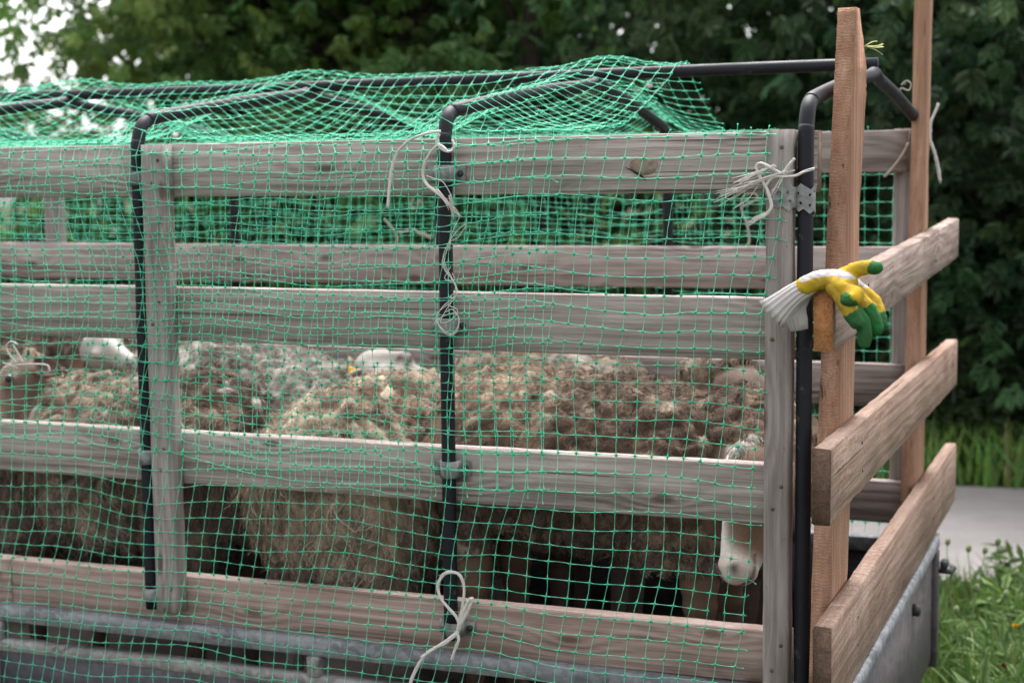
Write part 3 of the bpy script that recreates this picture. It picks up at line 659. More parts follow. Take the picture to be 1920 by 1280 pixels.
    sdv = np.cross(nn, lie); L = g.uniform(Lf * .6, Lf * 1.3, nfib) * (1 + .9 * sd_[:, 0] * (stretch < .7)); turn = g.normal(0, 1.0, nfib); ph = g.uniform(0, 6.28, nfib); segs = 6; X = []
    for t in np.linspace(0, 1, segs):
        X.append(p + lie * (L * t)[:, None] + sdv * (L * .45 * turn * t * t + .0016 * np.sin(ph + 15 * t))[:, None] + nn * (.0045 * np.sin(PI * t * .8) + .0012 * np.cos(ph + 15 * t) + .001 - .003 * t)[:, None] + down * (.004 * t * t * sd_))
    X = np.stack(X, 1); wd = np.array((.6, 1, 1, .9, .7, .25)) * wf; T_ = np.gradient(X, axis=1); T_ /= np.linalg.norm(T_, axis=2, keepdims=True) + 1e-9
    S_ = np.cross(T_, nn[:, None] + g.normal(0, .5, (nfib, 1, 3))); S_ /= np.linalg.norm(S_, axis=2, keepdims=True) + 1e-9
    V = np.stack([X - S_ * wd[None, :, None], X + S_ * wd[None, :, None]], 2).reshape(-1, 3); F = np.array([(2 * i, 2 * i + 1, 2 * i + 3, 2 * i + 2) for i in range(segs - 1)])
    F = (F[None] + (np.arange(nfib) * segs * 2)[:, None, None]).reshape(-1, 4)
    fc = np.clip(cv[vi] * g.uniform(.60, 1.28, (nfib, 1)), .006, .8)
    # keep only the faces of the wool region for the shell
    keep = [p_.vertices[:] for p_ in me.polygons if ok[p_.vertices[0]] or ok[p_.vertices[2]]]; keep = np.array(keep)
    out = mesh_np('fleece', np.vstack([co2, V]), [keep, F + len(co2)], True); set_col(out, np.vstack([cv, np.repeat(fc, segs * 2, 0)]))
    return out

CREAM = np.array((.56, .455, .335)); BROWN = np.array((.100, .066, .043)); DKB = np.array((.050, .034, .023)); TAN = np.array((.325, .24, .165)); WHITE = np.array((.66, .60, .52)); GREYB = np.array((.19, .150, .120))
FLOOR = .452
def sheep(label, c, ang, back, hw, hl, poll, muzzle, face_n, face, seed, light, dark, tip, cell=.026, amp=.013, stretch=.6, patch_f=3.0, nfib=20000, Lf=.026, dirt=.25, voxel=.0125, drop=0.0, hrf=.30, ears='side', tag_on=None, topknot=False, head_len=None, eyes=True):
    root = empty('sheep', (c[0], c[1], FLOOR), label, 'sheep', 'sheep standing packed inside the trailer')
    bm = bmesh.new(); ca, sa = math.cos(ang), math.sin(ang); R = Matrix.Rotation(ang, 3, 'Z')
    def w(x, y, z): return Vector((c[0] + ca * x - sa * y, c[1] + sa * x + ca * y, z))
    zt = back; hr = (zt - FLOOR) * hrf; zc = zt - hr
    ellip(bm, w(0, 0, zc), (hl, hw, hr), R, 24); ellip(bm, w(-hl * .50, 0, zc + .005 + drop * .5), (hl * .52, hw * .97, hr * .97), R, 20); ellip(bm, w(hl * .50, 0, zc - .01 - drop), (hl * .50, hw * .92, hr * .98), R, 20)
    for lx, ly in ((.62, .5), (.62, -.5), (-.66, .5), (-.66, -.5)):
        capsule(bm, w(hl * lx, hw * ly, zc - hr * .45), w(hl * lx + .01, hw * ly, FLOOR + .20), .062, .030); capsule(bm, w(hl * lx + .01, hw * ly, FLOOR + .20), w(hl * lx, hw * ly, FLOOR + .035), .028, .024); ellip(bm, w(hl * lx + .012, hw * ly, FLOOR + .022), (.036, .028, .024), R, 10)
    P, M_ = Vector(poll), Vector(muzzle); a = (M_ - P).normalized(); Lh = (M_ - P).length; n_ = Vector(face_n); n_ = (n_ - a * n_.dot(a)).normalized(); sd = a.cross(n_)
    chest = w(hl * .80, 0, zc + hr * .25); capsule(bm, chest, P - n_ * .02 + a * .03, hw * .55, .070, 9)
    k = Lh / .27
    HR = Matrix((sd, a, n_)).transposed()
    ellip(bm, P + a * .055 * k, (.062 * k, .080 * k, .064 * k), HR, 18)
    capsule(bm, P + a * .08 * k, M_ - a * .035 * k, .054 * k, .034 * k, 10)
    capsule(bm, P + a * .10 * k - n_ * .035 * k, M_ - a * .055 * k - n_ * .022 * k, .044 * k, .028 * k, 8)
    capsule(bm, P + a * .06 * k + n_ * .030 * k, M_ - a * .05 * k + n_ * .020 * k, .036 * k, .024 * k, 8)
    ellip(bm, M_ - a * .030 * k, (.041 * k, .032 * k, .040 * k), HR, 14)
    for s_ in (-1, 1): ellip(bm, P + a * .10 * k + sd * s_ * .050 * k + n_ * .028 * k, (.022 * k, .026 * k, .018 * k), HR, 10)
    me = blend_mesh(bm, .0085); me.name = 'body'
    co = np.empty(len(me.vertices) * 3, np.float32); me.vertices.foreach_get('co', co); co = co.reshape(-1, 3).astype(float)
    Pn, an, nn, sn = map(np.array, (P, a, n_, sd)); rel = co - Pn; la = rel @ an; ls = rel @ sn; ln = rel @ nn; rr = np.sqrt(ls ** 2 + ln ** 2)
    head = (la > .005) & (rr < .092 * k) & (la < Lh + .05)
    # nostrils and mouth as real dents
    for s_ in (-1, 1):
        q = Pn + an * (Lh - .012 * k) + sn * s_ * .020 * k + nn * .030 * k; dd = np.linalg.norm(co - q, axis=1); co -= (nn * .4 + an * .6)[None] * (.010 * np.exp(-(dd / .011) ** 2))[:, None]
    md = np.abs(ln + .012 * k - .10 * (Lh - la)) ; mouth = head & (la > Lh - .055 * k)
    co -= an[None] * (.006 * np.exp(-(md / .005) ** 2) * mouth)[:, None]
    me.vertices.foreach_set('co', co.astype(np.float32).ravel()); me.update()
    col = np.tile(dark * .9, (len(co), 1)); g = np.random.default_rng(seed + 90); nz = noise3(seed + 91, 14)(co)
    base = np.tile(np.array(face['base']), (len(co), 1))
    if 'blaze' in face:
        b0 = face.get('shift', 0.0); bw = face.get('width', .030) * (1 + .25 * nz) * (1 + .5 * np.clip((la - Lh * .6) / Lh, 0, 1))
        m = 1 / (1 + np.exp((np.abs(ls - b0) - bw) / .005)) * (ln > -.01); base = base * (1 - m[:, None]) + np.array(face['blaze']) * m[:, None]
    if 'muzzle' in face:
        m = np.clip((la - (Lh - .07 * k)) / (.03 * k), 0, 1)[:, None]; base = base * (1 - m) + np.array(face['muzzle']) * m
    for s_ in (-1, 1):
        q = Pn + an * (Lh - .012 * k) + sn * s_ * .020 * k + nn * .030 * k; m = (np.exp(-((ls - s_ * .021 * k - s_ * .35 * (Lh - .018 * k - la)) / (.0095 * k)) ** 2 - ((la - (Lh - .020 * k)) / (.016 * k)) ** 2) * (ln > .004))[:, None]; base = base * (1 - m * .92) + np.array((.035, .022, .02)) * m * .92
    m = (np.exp(-(md / .007) ** 2) * mouth)[:, None]; base = base * (1 - m * .85) + np.array((.05, .032, .03)) * m * .85
    base *= (1 + .12 * nz)[:, None]
    col[head] = base[head]; leg = co[:, 2] < FLOOR + .27; col[leg] = np.array(face['base']) * .7
    set_col(me, np.clip(col, .003, .85)); link('body', me, SKIN.m, root)
    shell = me.copy(); shell.materials.clear()
    fm = fleece_shell(shell, lambda q: ~((((q - Pn) @ an > -.01) & (np.linalg.norm((q - Pn) - np.outer((q - Pn) @ an, an), axis=1) < .094 * k))) & (q[:, 2] > zc - hr * 1.02), seed, light, dark, tip, cell, amp, stretch, patch_f, int(nfib * 1.35), Lf, .00085, dirt)
    bpy.data.meshes.remove(shell)
    fo = link('fleece', fm, WOOL.m, root); fo['kind'] = 'stuff'
    if topknot:
        bm3 = bmesh.new()
        for k3 in range(16):
            a3 = random.uniform(0, 6.28); r3 = random.uniform(0, topknot[3]); ellip(bm3, Vector(W_(*topknot[:3])) + Vector((r3 * math.cos(a3), r3 * math.sin(a3) * .7, random.uniform(-.05, .016))), [random.uniform(.013, .022) for _ in range(3)], None, 10)
        mk = blend_mesh(bm3, .006, 2); fk = fleece_shell(mk, lambda q: np.ones(len(q), bool), seed + 50, topknot[4], topknot[4] * .7, topknot[4] * 1.1, .016, .008, 1.0, 6.0, 2500, .016, .0009, .0); bpy.data.meshes.remove(mk); link('topknot', fk, WOOL.m, root)['kind'] = 'stuff'
    # eyes
    for s_ in ((-1, 1) if eyes else ()):
        mb = MB(); bm2 = bmesh.new(); ellip(bm2, (0, 0, 0), (.013 * k, .013 * k, .013 * k), None, 12); bm2.verts.index_update(); q = P + a * .105 * k + sd * s_ * .060 * k + n_ * .036 * k
        mb.add([tuple(v.co + q) for v in bm2.verts], [[v.index for v in f.verts] for f in bm2.faces]); bm2.free(); mb.build('eye', EYE.m, root, True)
    # ears: cupped leaves
    for s_ in (-1, 1):
        e0 = P + sd * s_ * .060 * k + a * .012 * k - n_ * .01; up = Vector((0, 0, 1))
        dr = (sd * s_ * 1.0 - n_ * .35 + a * .10 + up * (-.35 if ears == 'side' else 1.1 if ears == 'up' else -.8)).normalized(); bn = (n_ - dr * n_.dot(dr)).normalized(); wd_ = dr.cross(bn)
        V, F, NL, NWd = [], [], 9, 7
        for lay in (0, 1):
            for i in range(NL):
                t = i / (NL - 1); hw_ = .036 * k * (math.sin(PI * (t * .86 + .09)) ** .8) * (1 if t < .98 else .3)
                for j in range(NWd):
                    s2 = j / (NWd - 1) * 2 - 1; q = e0 + dr * (.115 * k * t) + wd_ * hw_ * s2 + bn * (.020 * k * s2 * s2 * (1 - .5 * t) - .012 * t * t) - bn * (.005 * lay)
                    V.append(q[:])
        of = NL * NWd
        for i in range(NL - 1):
            for j in range(NWd - 1):
                q = (i * NWd + j, i * NWd + j + 1, (i + 1) * NWd + j + 1, (i + 1) * NWd + j); F.append(q); F.append(tuple(x + of for x in q[::-1]))
        rim = [i * NWd for i in range(NL)] + [(NL - 1) * NWd + j for j in range(1, NWd)] + [i * NWd + NWd - 1 for i in range(NL - 2, -1, -1)]
        for q0, q1 in zip(rim[:-1], rim[1:]): F.append((q0, q1, q1 + of, q0 + of))
        me_ = mesh_np('ear', V, [np.array(F)], True); ec = np.array(face.get('ear', face['base'])); set_col(me_, np.concatenate([np.tile(np.clip(ec * .75 + np.array((.05, .02, .015)), 0, 1), (of, 1)), np.tile(ec, (of, 1))])); link('ear', me_, SKIN.m, root)
        if tag_on == 'near' and s_ * sd.y < 0:
            mb = MB(); q = np.array(e0 + dr * .055 * k + bn * .012); mb.box(q, (.032, .006, .026), Matrix.Rotation(.3, 4, 'Y'), bev=.002); mb.tube([q + np.array((0, -.003, 0)), q + np.array((0, -.008, 0))], .007, 8); mb.build('ear_tag', TAGM.m, root)
    return root
W_ = lambda px, py, y: tuple(at_y(px, py, y))
# big brown curly sheep at the rear end, head bent down to the near side
sheep('big curly grey brown sheep at the rear end with its white blazed head bent low', (-1.165, .42), 0.0, 1.285, .265, .43, W_(1425, 842, .26), W_(1378, 1096, .115), (-.60, -.75, .25),
      dict(base=(.17, .108, .075), blaze=(.74, .71, .67), muzzle=(.52, .455, .41), width=.030, shift=.020, ear=(.30, .23, .18)), 100, TAN * 1.25, BROWN * 1.35, CREAM * .8, cell=.030, amp=.018, stretch=.75, nfib=17000, Lf=.018, topknot=(1416, 846, .215, .046, WHITE * 1.2), hrf=.23, drop=.045)
# cream sheep standing across, rump towards the viewer
sheep('cream sheep standing across the trailer with a yellow ear tag on its white head', (-1.735, .47), 1.35, 1.245, .245, .40, W_(684, 690, .97), W_(768, 672, .90), (.2, -.55, .80),
      dict(base=(.31, .285, .255), muzzle=(.27, .235, .21)), 200, CREAM * 1.15, BROWN * 2.0, CREAM * 1.25, cell=.038, amp=.024, stretch=.27, nfib=15000, Lf=.024, patch_f=2.2, hrf=.29, ears='up', tag_on='near', dirt=.42, eyes=False)
# pale mottled sheep on the left, near side, head to the left
sheep('cream and brown mottled sheep at the left edge with a tan face turned left', (-2.44, .37), PI - .05, 1.255, .245, .40, W_(48, 690, .30), W_(-20, 810, .13), (-.55, -.75, .35),
      dict(base=(.125, .085, .062), blaze=(.30, .25, .21), width=.012, muzzle=(.22, .17, .14), ear=(.08, .055, .045)), 300, CREAM * 1.0, BROWN * 1.1, WHITE * 1.0, cell=.036, amp=.024, stretch=.28, nfib=15000, Lf=.024, patch_f=3.0, hrf=.27, dirt=.60)
# behind it, white and dark patched back
sheep('white and dark patched sheep between the mottled one and the far boards', (-2.50, .93), .10, 1.300, .235, .37, W_(575, 800, .80), W_(600, 900, .74), (.2, -.8, .4),
      dict(base=(.25, .18, .13)), 400, WHITE * .82, BROWN * .9, CREAM * .9, cell=.030, amp=.014, stretch=.7, nfib=16000, patch_f=3.6)
# white faced sheep at the far left
sheep('tan necked sheep with a white face looking right near the front hoop', (-3.36, 1.02), .1, 1.35, .22, .38, W_(176, 640, .80), W_(258, 690, .74), (.30, -.65, .70),
      dict(base=(.36, .335, .31), ear=(.16, .10, .07)), 500, TAN * .9, BROWN, CREAM, cell=.030, amp=.013, stretch=.7, nfib=9000, eyes=False)
# grey brown sheep half hidden behind the middle hoop
sheep('pale grey sheep half hidden behind the middle hoop, only its back showing', (-1.55, 1.10), 0.05, 1.275, .20, .36, W_(1060, 800, 1.0), W_(1110, 900, .92), (.2, -.8, .4),
      dict(base=(.30, .25, .21)), 700, WHITE * .8, TAN * .8, CREAM, cell=.030, amp=.012, stretch=.7, nfib=8000)
# brown faced sheep behind the big one
sheep('grey brown sheep behind the big curly one, with a curly tan topknot', (-1.18, .97), .05, 1.215, .22, .40, W_(1378, 700, .80), W_(1425, 850, .72), (.35, -.75, .5),
      dict(base=(.17, .12, .095), muzzle=(.22, .16, .13), ear=(.22, .165, .13)), 600, TAN * 1.05, BROWN * 1.1, CREAM * .9, cell=.028, amp=.013, stretch=.7, nfib=9000, topknot=(1312, 705, .84, .032, CREAM * .9))

# ------------------------------------------------------------------ twine
TW = Mat('white_polypropylene_twine', .55, .4); _c = TW.coords(); _f = TW.noise(TW.mapping(_c, (900, 900, 500)), 1.0, 3, .7); TW.color(TW.ramp(_f, [(.3, (.42, .385, .35)), (.6, (.66, .63, .60))])); TW.bump(_f, .5, .001)
OLDTW = Mat('dirty_twine', .8, .2); OLDTW.color((.36, .32, .27))
def strand_pts(pts, y):
    """pts: (px, py[, dy]) on the outer face of the near side"""
    return [at_y(q[0], q[1], y + (q[2] if len(q) > 2 else 0)) for q in pts]
def twisted(mb, C_, r):
    """two-ply twisted cord"""
    C_ = np.asarray(C_); n_ = len(C_); T_ = np.gradient(C_, axis=0); T_ /= np.linalg.norm(T_, axis=1)[:, None] + 1e-9
    s_ = np.concatenate([[0], np.cumsum(np.linalg.norm(np.diff(C_, axis=0), axis=1))])
    a = np.array((.2, 1, .1)); N_ = np.cross(T_, a); N_ /= np.linalg.norm(N_, axis=1)[:, None] + 1e-9; B_ = np.cross(T_, N_)
    for j in range(6):
        ph = s_ / .11 * 2 * PI + j * PI / 3 + random.uniform(-.3, .3); wob = 1 + .25 * np.sin(s_ * 90 + j * 2)
        mb.tube(C_ + (N_ * np.cos(ph)[:, None] + B_ * np.sin(ph)[:, None]) * (r * .62 * wob)[:, None], r * random.uniform(.34, .48), 5)
    for _ in range(max(2, int(s_[-1] / .03))):
        i = random.randrange(n_ - 1); e_ = np.array([random.gauss(0, .007) for q in range(3)]); mb.tube([C_[i], C_[i] + e_ * .6 + T_[i] * .004, C_[i] + e_ + T_[i] * .010], .00035, 3, cap=False)
def fray(mb, p0, d, L, n_=14, r=.0006, spread=.35, r0=.0025):
    d = np.array(d, float); d /= np.linalg.norm(d)
    for k in range(n_):
        e_ = d + np.random.default_rng(k + int(abs(p0[0]) * 999)).normal(0, spread, 3); e_ /= np.linalg.norm(e_); l = L * random.uniform(.5, 1.15); o0 = p0 + np.array([random.gauss(0, r0 * .6) for _ in range(3)])
        mb.tube(catmull([o0 - d * .015, o0 + d * l * .4 + np.array([random.gauss(0, .002) for _ in range(3)]), o0 + (d * .4 + e_ * .6) * l], 4), r, 3)
def twine(lines, label, y, r=.0030, frays=(), thin=(), mat=None, group='pieces of white twine tied on the cage'):
    mb = MB()
    for ln_ in lines: twisted(mb, catmull(strand_pts(ln_, y), 7), r)
    for ln_ in thin: mb.tube(catmull(strand_pts(ln_, y), 6), .00075, 4)
    for (px, py, ex, ey, n_, sp) in frays:
        a, b = at_y(px, py, y), at_y(ex, ey, y); fray(mb, a, b - a, np.linalg.norm(b - a), n_, .0007, sp)
    return tag(mb.build('twine', (mat or TW).m, None, True), label, 'twine', group)
YN = -.066
twine([[(826, 246), (800, 250), (770, 262), (748, 282), (736, 310), (730, 350), (727, 390)],
       [(848, 262, .0), (852, 272, .0), (848, 282, .0), (838, 284, 0), (826, 278, 0), (819, 266, 0), (824, 252, 0)],
       [(838, 282), (822, 272), (806, 288), (795, 310), (793, 330), (800, 346), (815, 358), (830, 370)]],
      'white twine on the middle hoop with one long end hanging left and a frayed one', YN,
      frays=[(828, 366, 858, 404, 22, .10), (846, 380, 850, 408, 10, .16)], thin=[[(800, 330), (815, 335), (829, 340), (840, 355), (848, 372)], [(858, 400), (861, 408), (855, 420), (847, 440), (843, 470)]])
twine([], 'thin tangled white threads hanging loose down the middle hoop', YN, thin=[
    [(876, 418), (862, 428), (850, 442), (840, 458), (831, 480), (833, 500), (845, 520), (856, 540), (852, 560), (838, 572), (822, 585), (818, 600), (828, 615), (845, 626), (857, 615), (860, 595), (848, 580), (836, 585)],
    [(874, 424), (868, 432), (858, 446), (846, 452), (838, 470), (829, 490), (836, 510), (850, 526), (858, 548), (845, 562), (830, 575), (820, 592), (824, 612), (840, 628), (856, 622), (861, 600), (855, 588), (838, 590), (818, 600), (815, 608)],
    [(845, 500), (838, 512), (834, 522), (846, 528), (852, 522), (848, 512)], [(846, 568), (836, 582), (826, 604), (846, 600), (858, 582), (840, 572)], [(832, 480), (836, 500), (848, 522), (855, 545), (844, 556), (850, 560)]])
twine([[(857, 1190), (861, 1165), (868, 1130), (870, 1100), (862, 1078), (846, 1072), (830, 1078), (821, 1098), (826, 1120), (840, 1138), (855, 1155), (862, 1172)],
       [(862, 1172), (872, 1155), (880, 1138), (886, 1122), (880, 1124), (872, 1140), (866, 1158), (860, 1180)],
       [(860, 1182), (840, 1198), (815, 1215), (790, 1232)], [(858, 1186), (835, 1205), (805, 1220), (788, 1240), (775, 1265), (766, 1290)], [(858, 1188), (860, 1200), (852, 1220), (847, 1236)]],
      'white twine tied in a bow at the bottom of the middle hoop', YN, .0036)
twine([[(1468, 327), (1478, 312), (1490, 297)], [(1466, 332), (1490, 330), (1508, 322), (1527, 316)], [(1466, 326), (1448, 316), (1428, 306), (1418, 312), (1424, 330), (1436, 350), (1443, 370), (1446, 388), (1436, 402), (1422, 410)], [(1466, 330), (1450, 332), (1436, 347)]],
      'white frayed twine knotted at the upper rear corner of the near side', YN, .0030,
      frays=[(1462, 326, 1352, 366, 26, .13), (1440, 316, 1368, 345, 12, .12), (1424, 408, 1404, 418, 16, .3), (1468, 330, 1448, 372, 5, .2)], thin=[[(1420, 350), (1404, 372), (1390, 382), (1374, 392)], [(1470, 330), (1480, 322), (1490, 320)]])
YF = Wd - .045
twine([[(1420, 366), (1412, 362), (1396, 366), (1390, 382), (1392, 400), (1400, 420), (1405, 445), (1404, 462)], [(1420, 366), (1418, 374), (1404, 382), (1394, 388)]], 'old twine hanging inside against the dark far net near the rear', YF, .0032, mat=OLDTW)
twine([[(720, 410), (738, 430), (752, 436), (772, 430), (790, 440), (808, 446)], [(738, 432), (745, 448), (742, 456)]], 'short dirty twine lying on the second far board', YF, .0036, frays=[(790, 438, 812, 446, 8, .3)], mat=OLDTW)
twine([[(776, 372), (770, 384), (776, 392), (784, 386), (784, 374)], [(786, 374), (792, 382)]], 'small twine loop under the top far board beside the middle hoop', YF, .0028, mat=OLDTW)
twine([[(1760, 194), (1752, 214), (1745, 232), (1744, 262), (1752, 285), (1758, 310), (1763, 341)]], 'white twine dangling to the right of the tall gate post', 1.46, .0042, frays=[(1760, 332, 1763, 344, 8, .2)])
twine([[(1704, 268), (1692, 290), (1674, 315), (1658, 332)]], 'taut grey cord between the tall gate post and the far top board', 1.33, .0040, mat=OLDTW)
twine([[(1560, 158), (1550, 160), (1542, 168), (1538, 174)]], 'rusty wire wound round the rear hoop beside the leaning post', .22, .0025, mat=OLDTW)
twine([[(1690, 160), (1700, 152), (1708, 158), (1704, 170), (1690, 166), (1686, 178), (1686, 184)]], 'thin wire end hanging from the rear hoop by the tall post', 1.20, .0022, mat=OLDTW)
twine([[(6, 690), (30, 684), (60, 682), (88, 684), (94, 696)], [(34, 645), (20, 640), (12, 650), (18, 664), (32, 680)], [(24, 645), (34, 662), (44, 680)], [(6, 680), (20, 684), (34, 690)]], 'white twine loops on the net at the left edge by the tan face', YN, .0022)
STRAW = Mat('straw', .7, .2); STRAW.color((.30, .30, .11))
q = np.array((-.536, .26, 2.030)); mb = MB()
for k in range(5):
    e_ = q + np.array((random.uniform(.010, .024), random.uniform(.04, .15), random.uniform(-.014, .020))); mb.tube(catmull([q, (q + e_) / 2 + np.array((.003, 0, random.uniform(-.004, .004))), e_], 3), .0014, 4)
tag(mb.build('grass_wisp', STRAW.m), 'yellow green grass wisp stuck on the cut top of the leaning post', 'grass wisp')

# ------------------------------------------------------------------ gloves lying over the end of the top gate board
GL = Mat('knitted_dipped_glove', .85, .18); _a = GL.n('ShaderNodeAttribute', attribute_name='col'); GL.color(_a.outputs['Color'])
_w = GL.noise(GL.coords(), 420, 4, .7); GL.bump(_w, .9, .003)
YEL = np.array((.50, .33, .02)); GRN = np.array((.013, .115, .026)); WHT = np.array((.52, .485, .475))
def G_(px, py, y=-.30): return np.array(at_y(px, py, y))
def glove(label, chains, cuff, seed):
    """chains: list of dict(pts [(px,py,y,r,colour)], flat) ; one continuous hand surface, the ribbed cuff as a part"""
    root = empty('work_glove', tuple(G_(1560, 540, -.27)), label, 'glove', 'work gloves drying on the gate board')
    bm = bmesh.new(); SP, SC = [], []
    for ch in chains:
        Q = np.array([list(G_(px, py, y)) + [r * 1.14] for px, py, y, r, c_ in ch]); CC = np.array([c_ for *_, c_ in ch], float)
        D = catmull(Q, 7); t_ = np.linspace(0, len(ch) - 1, len(D))
        CD = np.stack([np.interp(t_, np.arange(len(ch)), CC[:, k]) for k in range(3)], 1)
        for d_, c_ in zip(D, CD):
            bmesh.ops.create_icosphere(bm, subdivisions=2, radius=d_[3], matrix=Matrix.Translation(Vector(d_[:3]))); SP.append(d_); SC.append(c_)
    me = blend_mesh(bm, .0032, 4, .5); me.name = 'hand'
    co = np.empty(len(me.vertices) * 3, np.float32); me.vertices.foreach_get('co', co); co = co.reshape(-1, 3).astype(float); no = np.empty(len(me.vertices) * 3, np.float32); me.vertices.foreach_get('normal', no); no = no.reshape(-1, 3)
    nz = noise3(seed, 60)(co); SP = np.array(SP); SC = np.array(SC)
    dd = np.linalg.norm(co[:, None] - SP[None, :, :3], axis=2) / SP[None, :, 3]; w_ = np.exp(-dd * 6); w_ /= w_.sum(1)[:, None]; key = w_ @ SC      # colour weights: green, yellow, white
    up = no @ np.array((.25, -.25, .93)); key = key + np.stack([-.10 * up + .10 * nz, .10 * nz * 0, .70 * (up - .45) + .06 * nz], 1)
    k = key.argmax(1); col = np.stack([GRN, YEL, WHT])[k] * (1 + .10 * noise3(seed + 3, 90)(co))[:, None]
    # wrinkles of the knit
    co += no * (.0005 * np.sin(co @ np.array((260, 60, 310.)) + 4 * nz) + .0008 * noise3(seed + 5, 110)(co))[:, None]; me.vertices.foreach_set('co', co.astype(np.float32).ravel()); me.update()
    sm_ = np.clip(.5 + noise3(seed + 8, 30)(co) + .6 * noise3(seed + 9, 90)(co), 0, 1)[:, None]; col = col * (1 - .28 * sm_) + np.array((.10, .085, .07)) * .22 * sm_
    set_col(me, np.clip(col, .004, .8)); link('hand', me, GL.m, root)
    # cuff: flattened ribbed tube, open end
    V, F = [], []; n_ = 84; m_ = len(cuff); cen = np.array([G_(px, py, y) for px, py, y, *_ in cuff])
    for lay in (0, 1):
        for i, (px, py, y, hx, hy, an) in enumerate(cuff):
            T_ = cen[min(i + 1, m_ - 1)] - cen[max(i - 1, 0)]; T_ /= np.linalg.norm(T_); u_ = np.array((math.cos(an), 0.0, math.sin(an))); u_ -= T_ * (u_ @ T_); u_ /= np.linalg.norm(u_); v_ = np.cross(T_, u_)
            for k_ in range(n_):
                a = 2 * PI * k_ / n_; rib = 1 + .07 * math.cos(14 * a) + (.03 * math.sin(2 * a + 3) if i == 0 else 0); s_ = (rib - (.10 if lay else 0))
                V.append(cen[i] + u_ * hx * s_ * math.cos(a) + v_ * hy * s_ * math.sin(a))
    for lay in (0, 1):
        for i in range(m_ - 1):
            for k_ in range(n_):
                q = (lay * m_ * n_ + i * n_ + k_, lay * m_ * n_ + i * n_ + (k_ + 1) % n_, lay * m_ * n_ + (i + 1) * n_ + (k_ + 1) % n_, lay * m_ * n_ + (i + 1) * n_ + k_); F.append(q if lay == 0 else q[::-1])
    for k_ in range(n_): F.append((k_, m_ * n_ + k_, m_ * n_ + (k_ + 1) % n_, (k_ + 1) % n_))
    me = mesh_np('cuff', V, [np.array(F)], True); set_col(me, np.tile(WHT * .96, (len(V), 1))); link('cuff', me, GL.m, root); return root
g_, y_, w_ = (1, 0, 0), (0, 1, 0), (0, 0, 1)
gy = (.5, .55, 0); yw = (0, .62, .5)
glove('yellow and green dipped glove on top, thumb pointing right and ribbed cuff to the left',
      [[(1508, 536, -.300, .0150, yw), (1535, 526, -.29, .0165, yw), (1565, 525, -.285, .0170, yw), (1590, 532, -.285, .0175, yw)],
       [(1512, 546, -.275, .0120, w_), (1540, 530, -.255, .0150, w_), (1575, 528, -.25, .0160, w_), (1600, 538, -.25, .017, yw)],
       [(1575, 521, -.27, .0120, yw), (1598, 507, -.275, .0120, y_), (1618, 503, -.28, .0125, y_), (1632, 501, -.285, .0118, gy), (1643, 503, -.287, .0105, g_)],
       [(1585, 532, -.25, .0150, yw), (1615, 548, -.245, .0145, yw), (1636, 566, -.245, .0140, y_), (1646, 588, -.25, .0135, gy), (1649, 606, -.255, .0125, g_)],
       [(1578, 536, -.275, .0150, y_), (1602, 556, -.275, .0145, y_), (1622, 575, -.275, .0145, gy), (1636, 598, -.278, .0140, g_), (1643, 616, -.28, .0125, g_)],
       [(1568, 535, -.30, .0130, y_), (1590, 547, -.305, .0130, y_), (1606, 552, -.31, .0125, y_), (1600, 560, -.318, .0125, gy), (1588, 562, -.318, .0115, g_)]],
      [(1446, 590, -.305, .030, .013, -.95), (1456, 581, -.305, .026, .014, -.95), (1472, 566, -.303, .0215, .0140, -.9), (1490, 551, -.30, .0185, .0145, -.9), (1508, 540, -.295, .0170, .0140, -.85), (1526, 531, -.29, .0150, .0135, -.8)], 801)
glove('second dipped glove underneath, its green fingers hanging lowest',
      [[(1512, 546, -.262, .0100, w_), (1535, 538, -.262, .0110, yw), (1565, 540, -.27, .0120, y_)],
       [(1562, 540, -.300, .0115, y_), (1580, 562, -.307, .0120, y_), (1596, 588, -.310, .0130, gy), (1606, 604, -.310, .0120, g_)],
       [(1572, 545, -.285, .0120, y_), (1596, 576, -.292, .0130, gy), (1614, 600, -.295, .0130, g_), (1622, 625, -.295, .0125, g_), (1621, 642, -.295, .0105, g_)],
       [(1580, 545, -.265, .0120, y_), (1606, 576, -.268, .0125, gy), (1626, 604, -.27, .0120, g_), (1634, 626, -.27, .0100, g_)]],
      [(1499, 619, -.272, .0150, .0075, .10), (1496, 603, -.272, .0175, .0090, .05), (1491, 586, -.270, .0190, .0100, -.2), (1495, 570, -.268, .0165, .0100, -.45), (1507, 554, -.265, .0130, .0100, -.7), (1518, 544, -.263, .0105, .0095, -.8)], 811)

# ------------------------------------------------------------------ trees, shrubs
LEAF = Mat('leaf_green', .55, .3); _a = LEAF.n('ShaderNodeAttribute', attribute_name='col'); LEAF.color(_a.outputs['Color'])
_tr = LEAF.N.new('ShaderNodeBsdfTranslucent'); _mx = LEAF.N.new('ShaderNodeMixShader'); _mx.inputs[0].default_value = .30
_hs = LEAF.n('ShaderNodeHueSaturation', Value=1.5, Saturation=1.1); LEAF.L.new(_a.outputs['Color'], _hs.inputs['Color']); LEAF.L.new(_hs.outputs[0], _tr.inputs['Color'])
_out = LEAF.N['Material Output']; LEAF.L.new(LEAF.b.outputs[0], _mx.inputs[1]); LEAF.L.new(_tr.outputs[0], _mx.inputs[2]); LEAF.L.new(_mx.outputs[0], _out.inputs[0])
BARK = Mat('dark_bark', .95, .1); _c = BARK.coords(); _n = BARK.noise(BARK.mapping(_c, (14, 14, 3)), 1.0, 6, .7); BARK.color(BARK.ramp(_n, [(.35, (.018, .014, .011)), (.65, (.065, .052, .042))])); BARK.bump(_n, .9, .02)
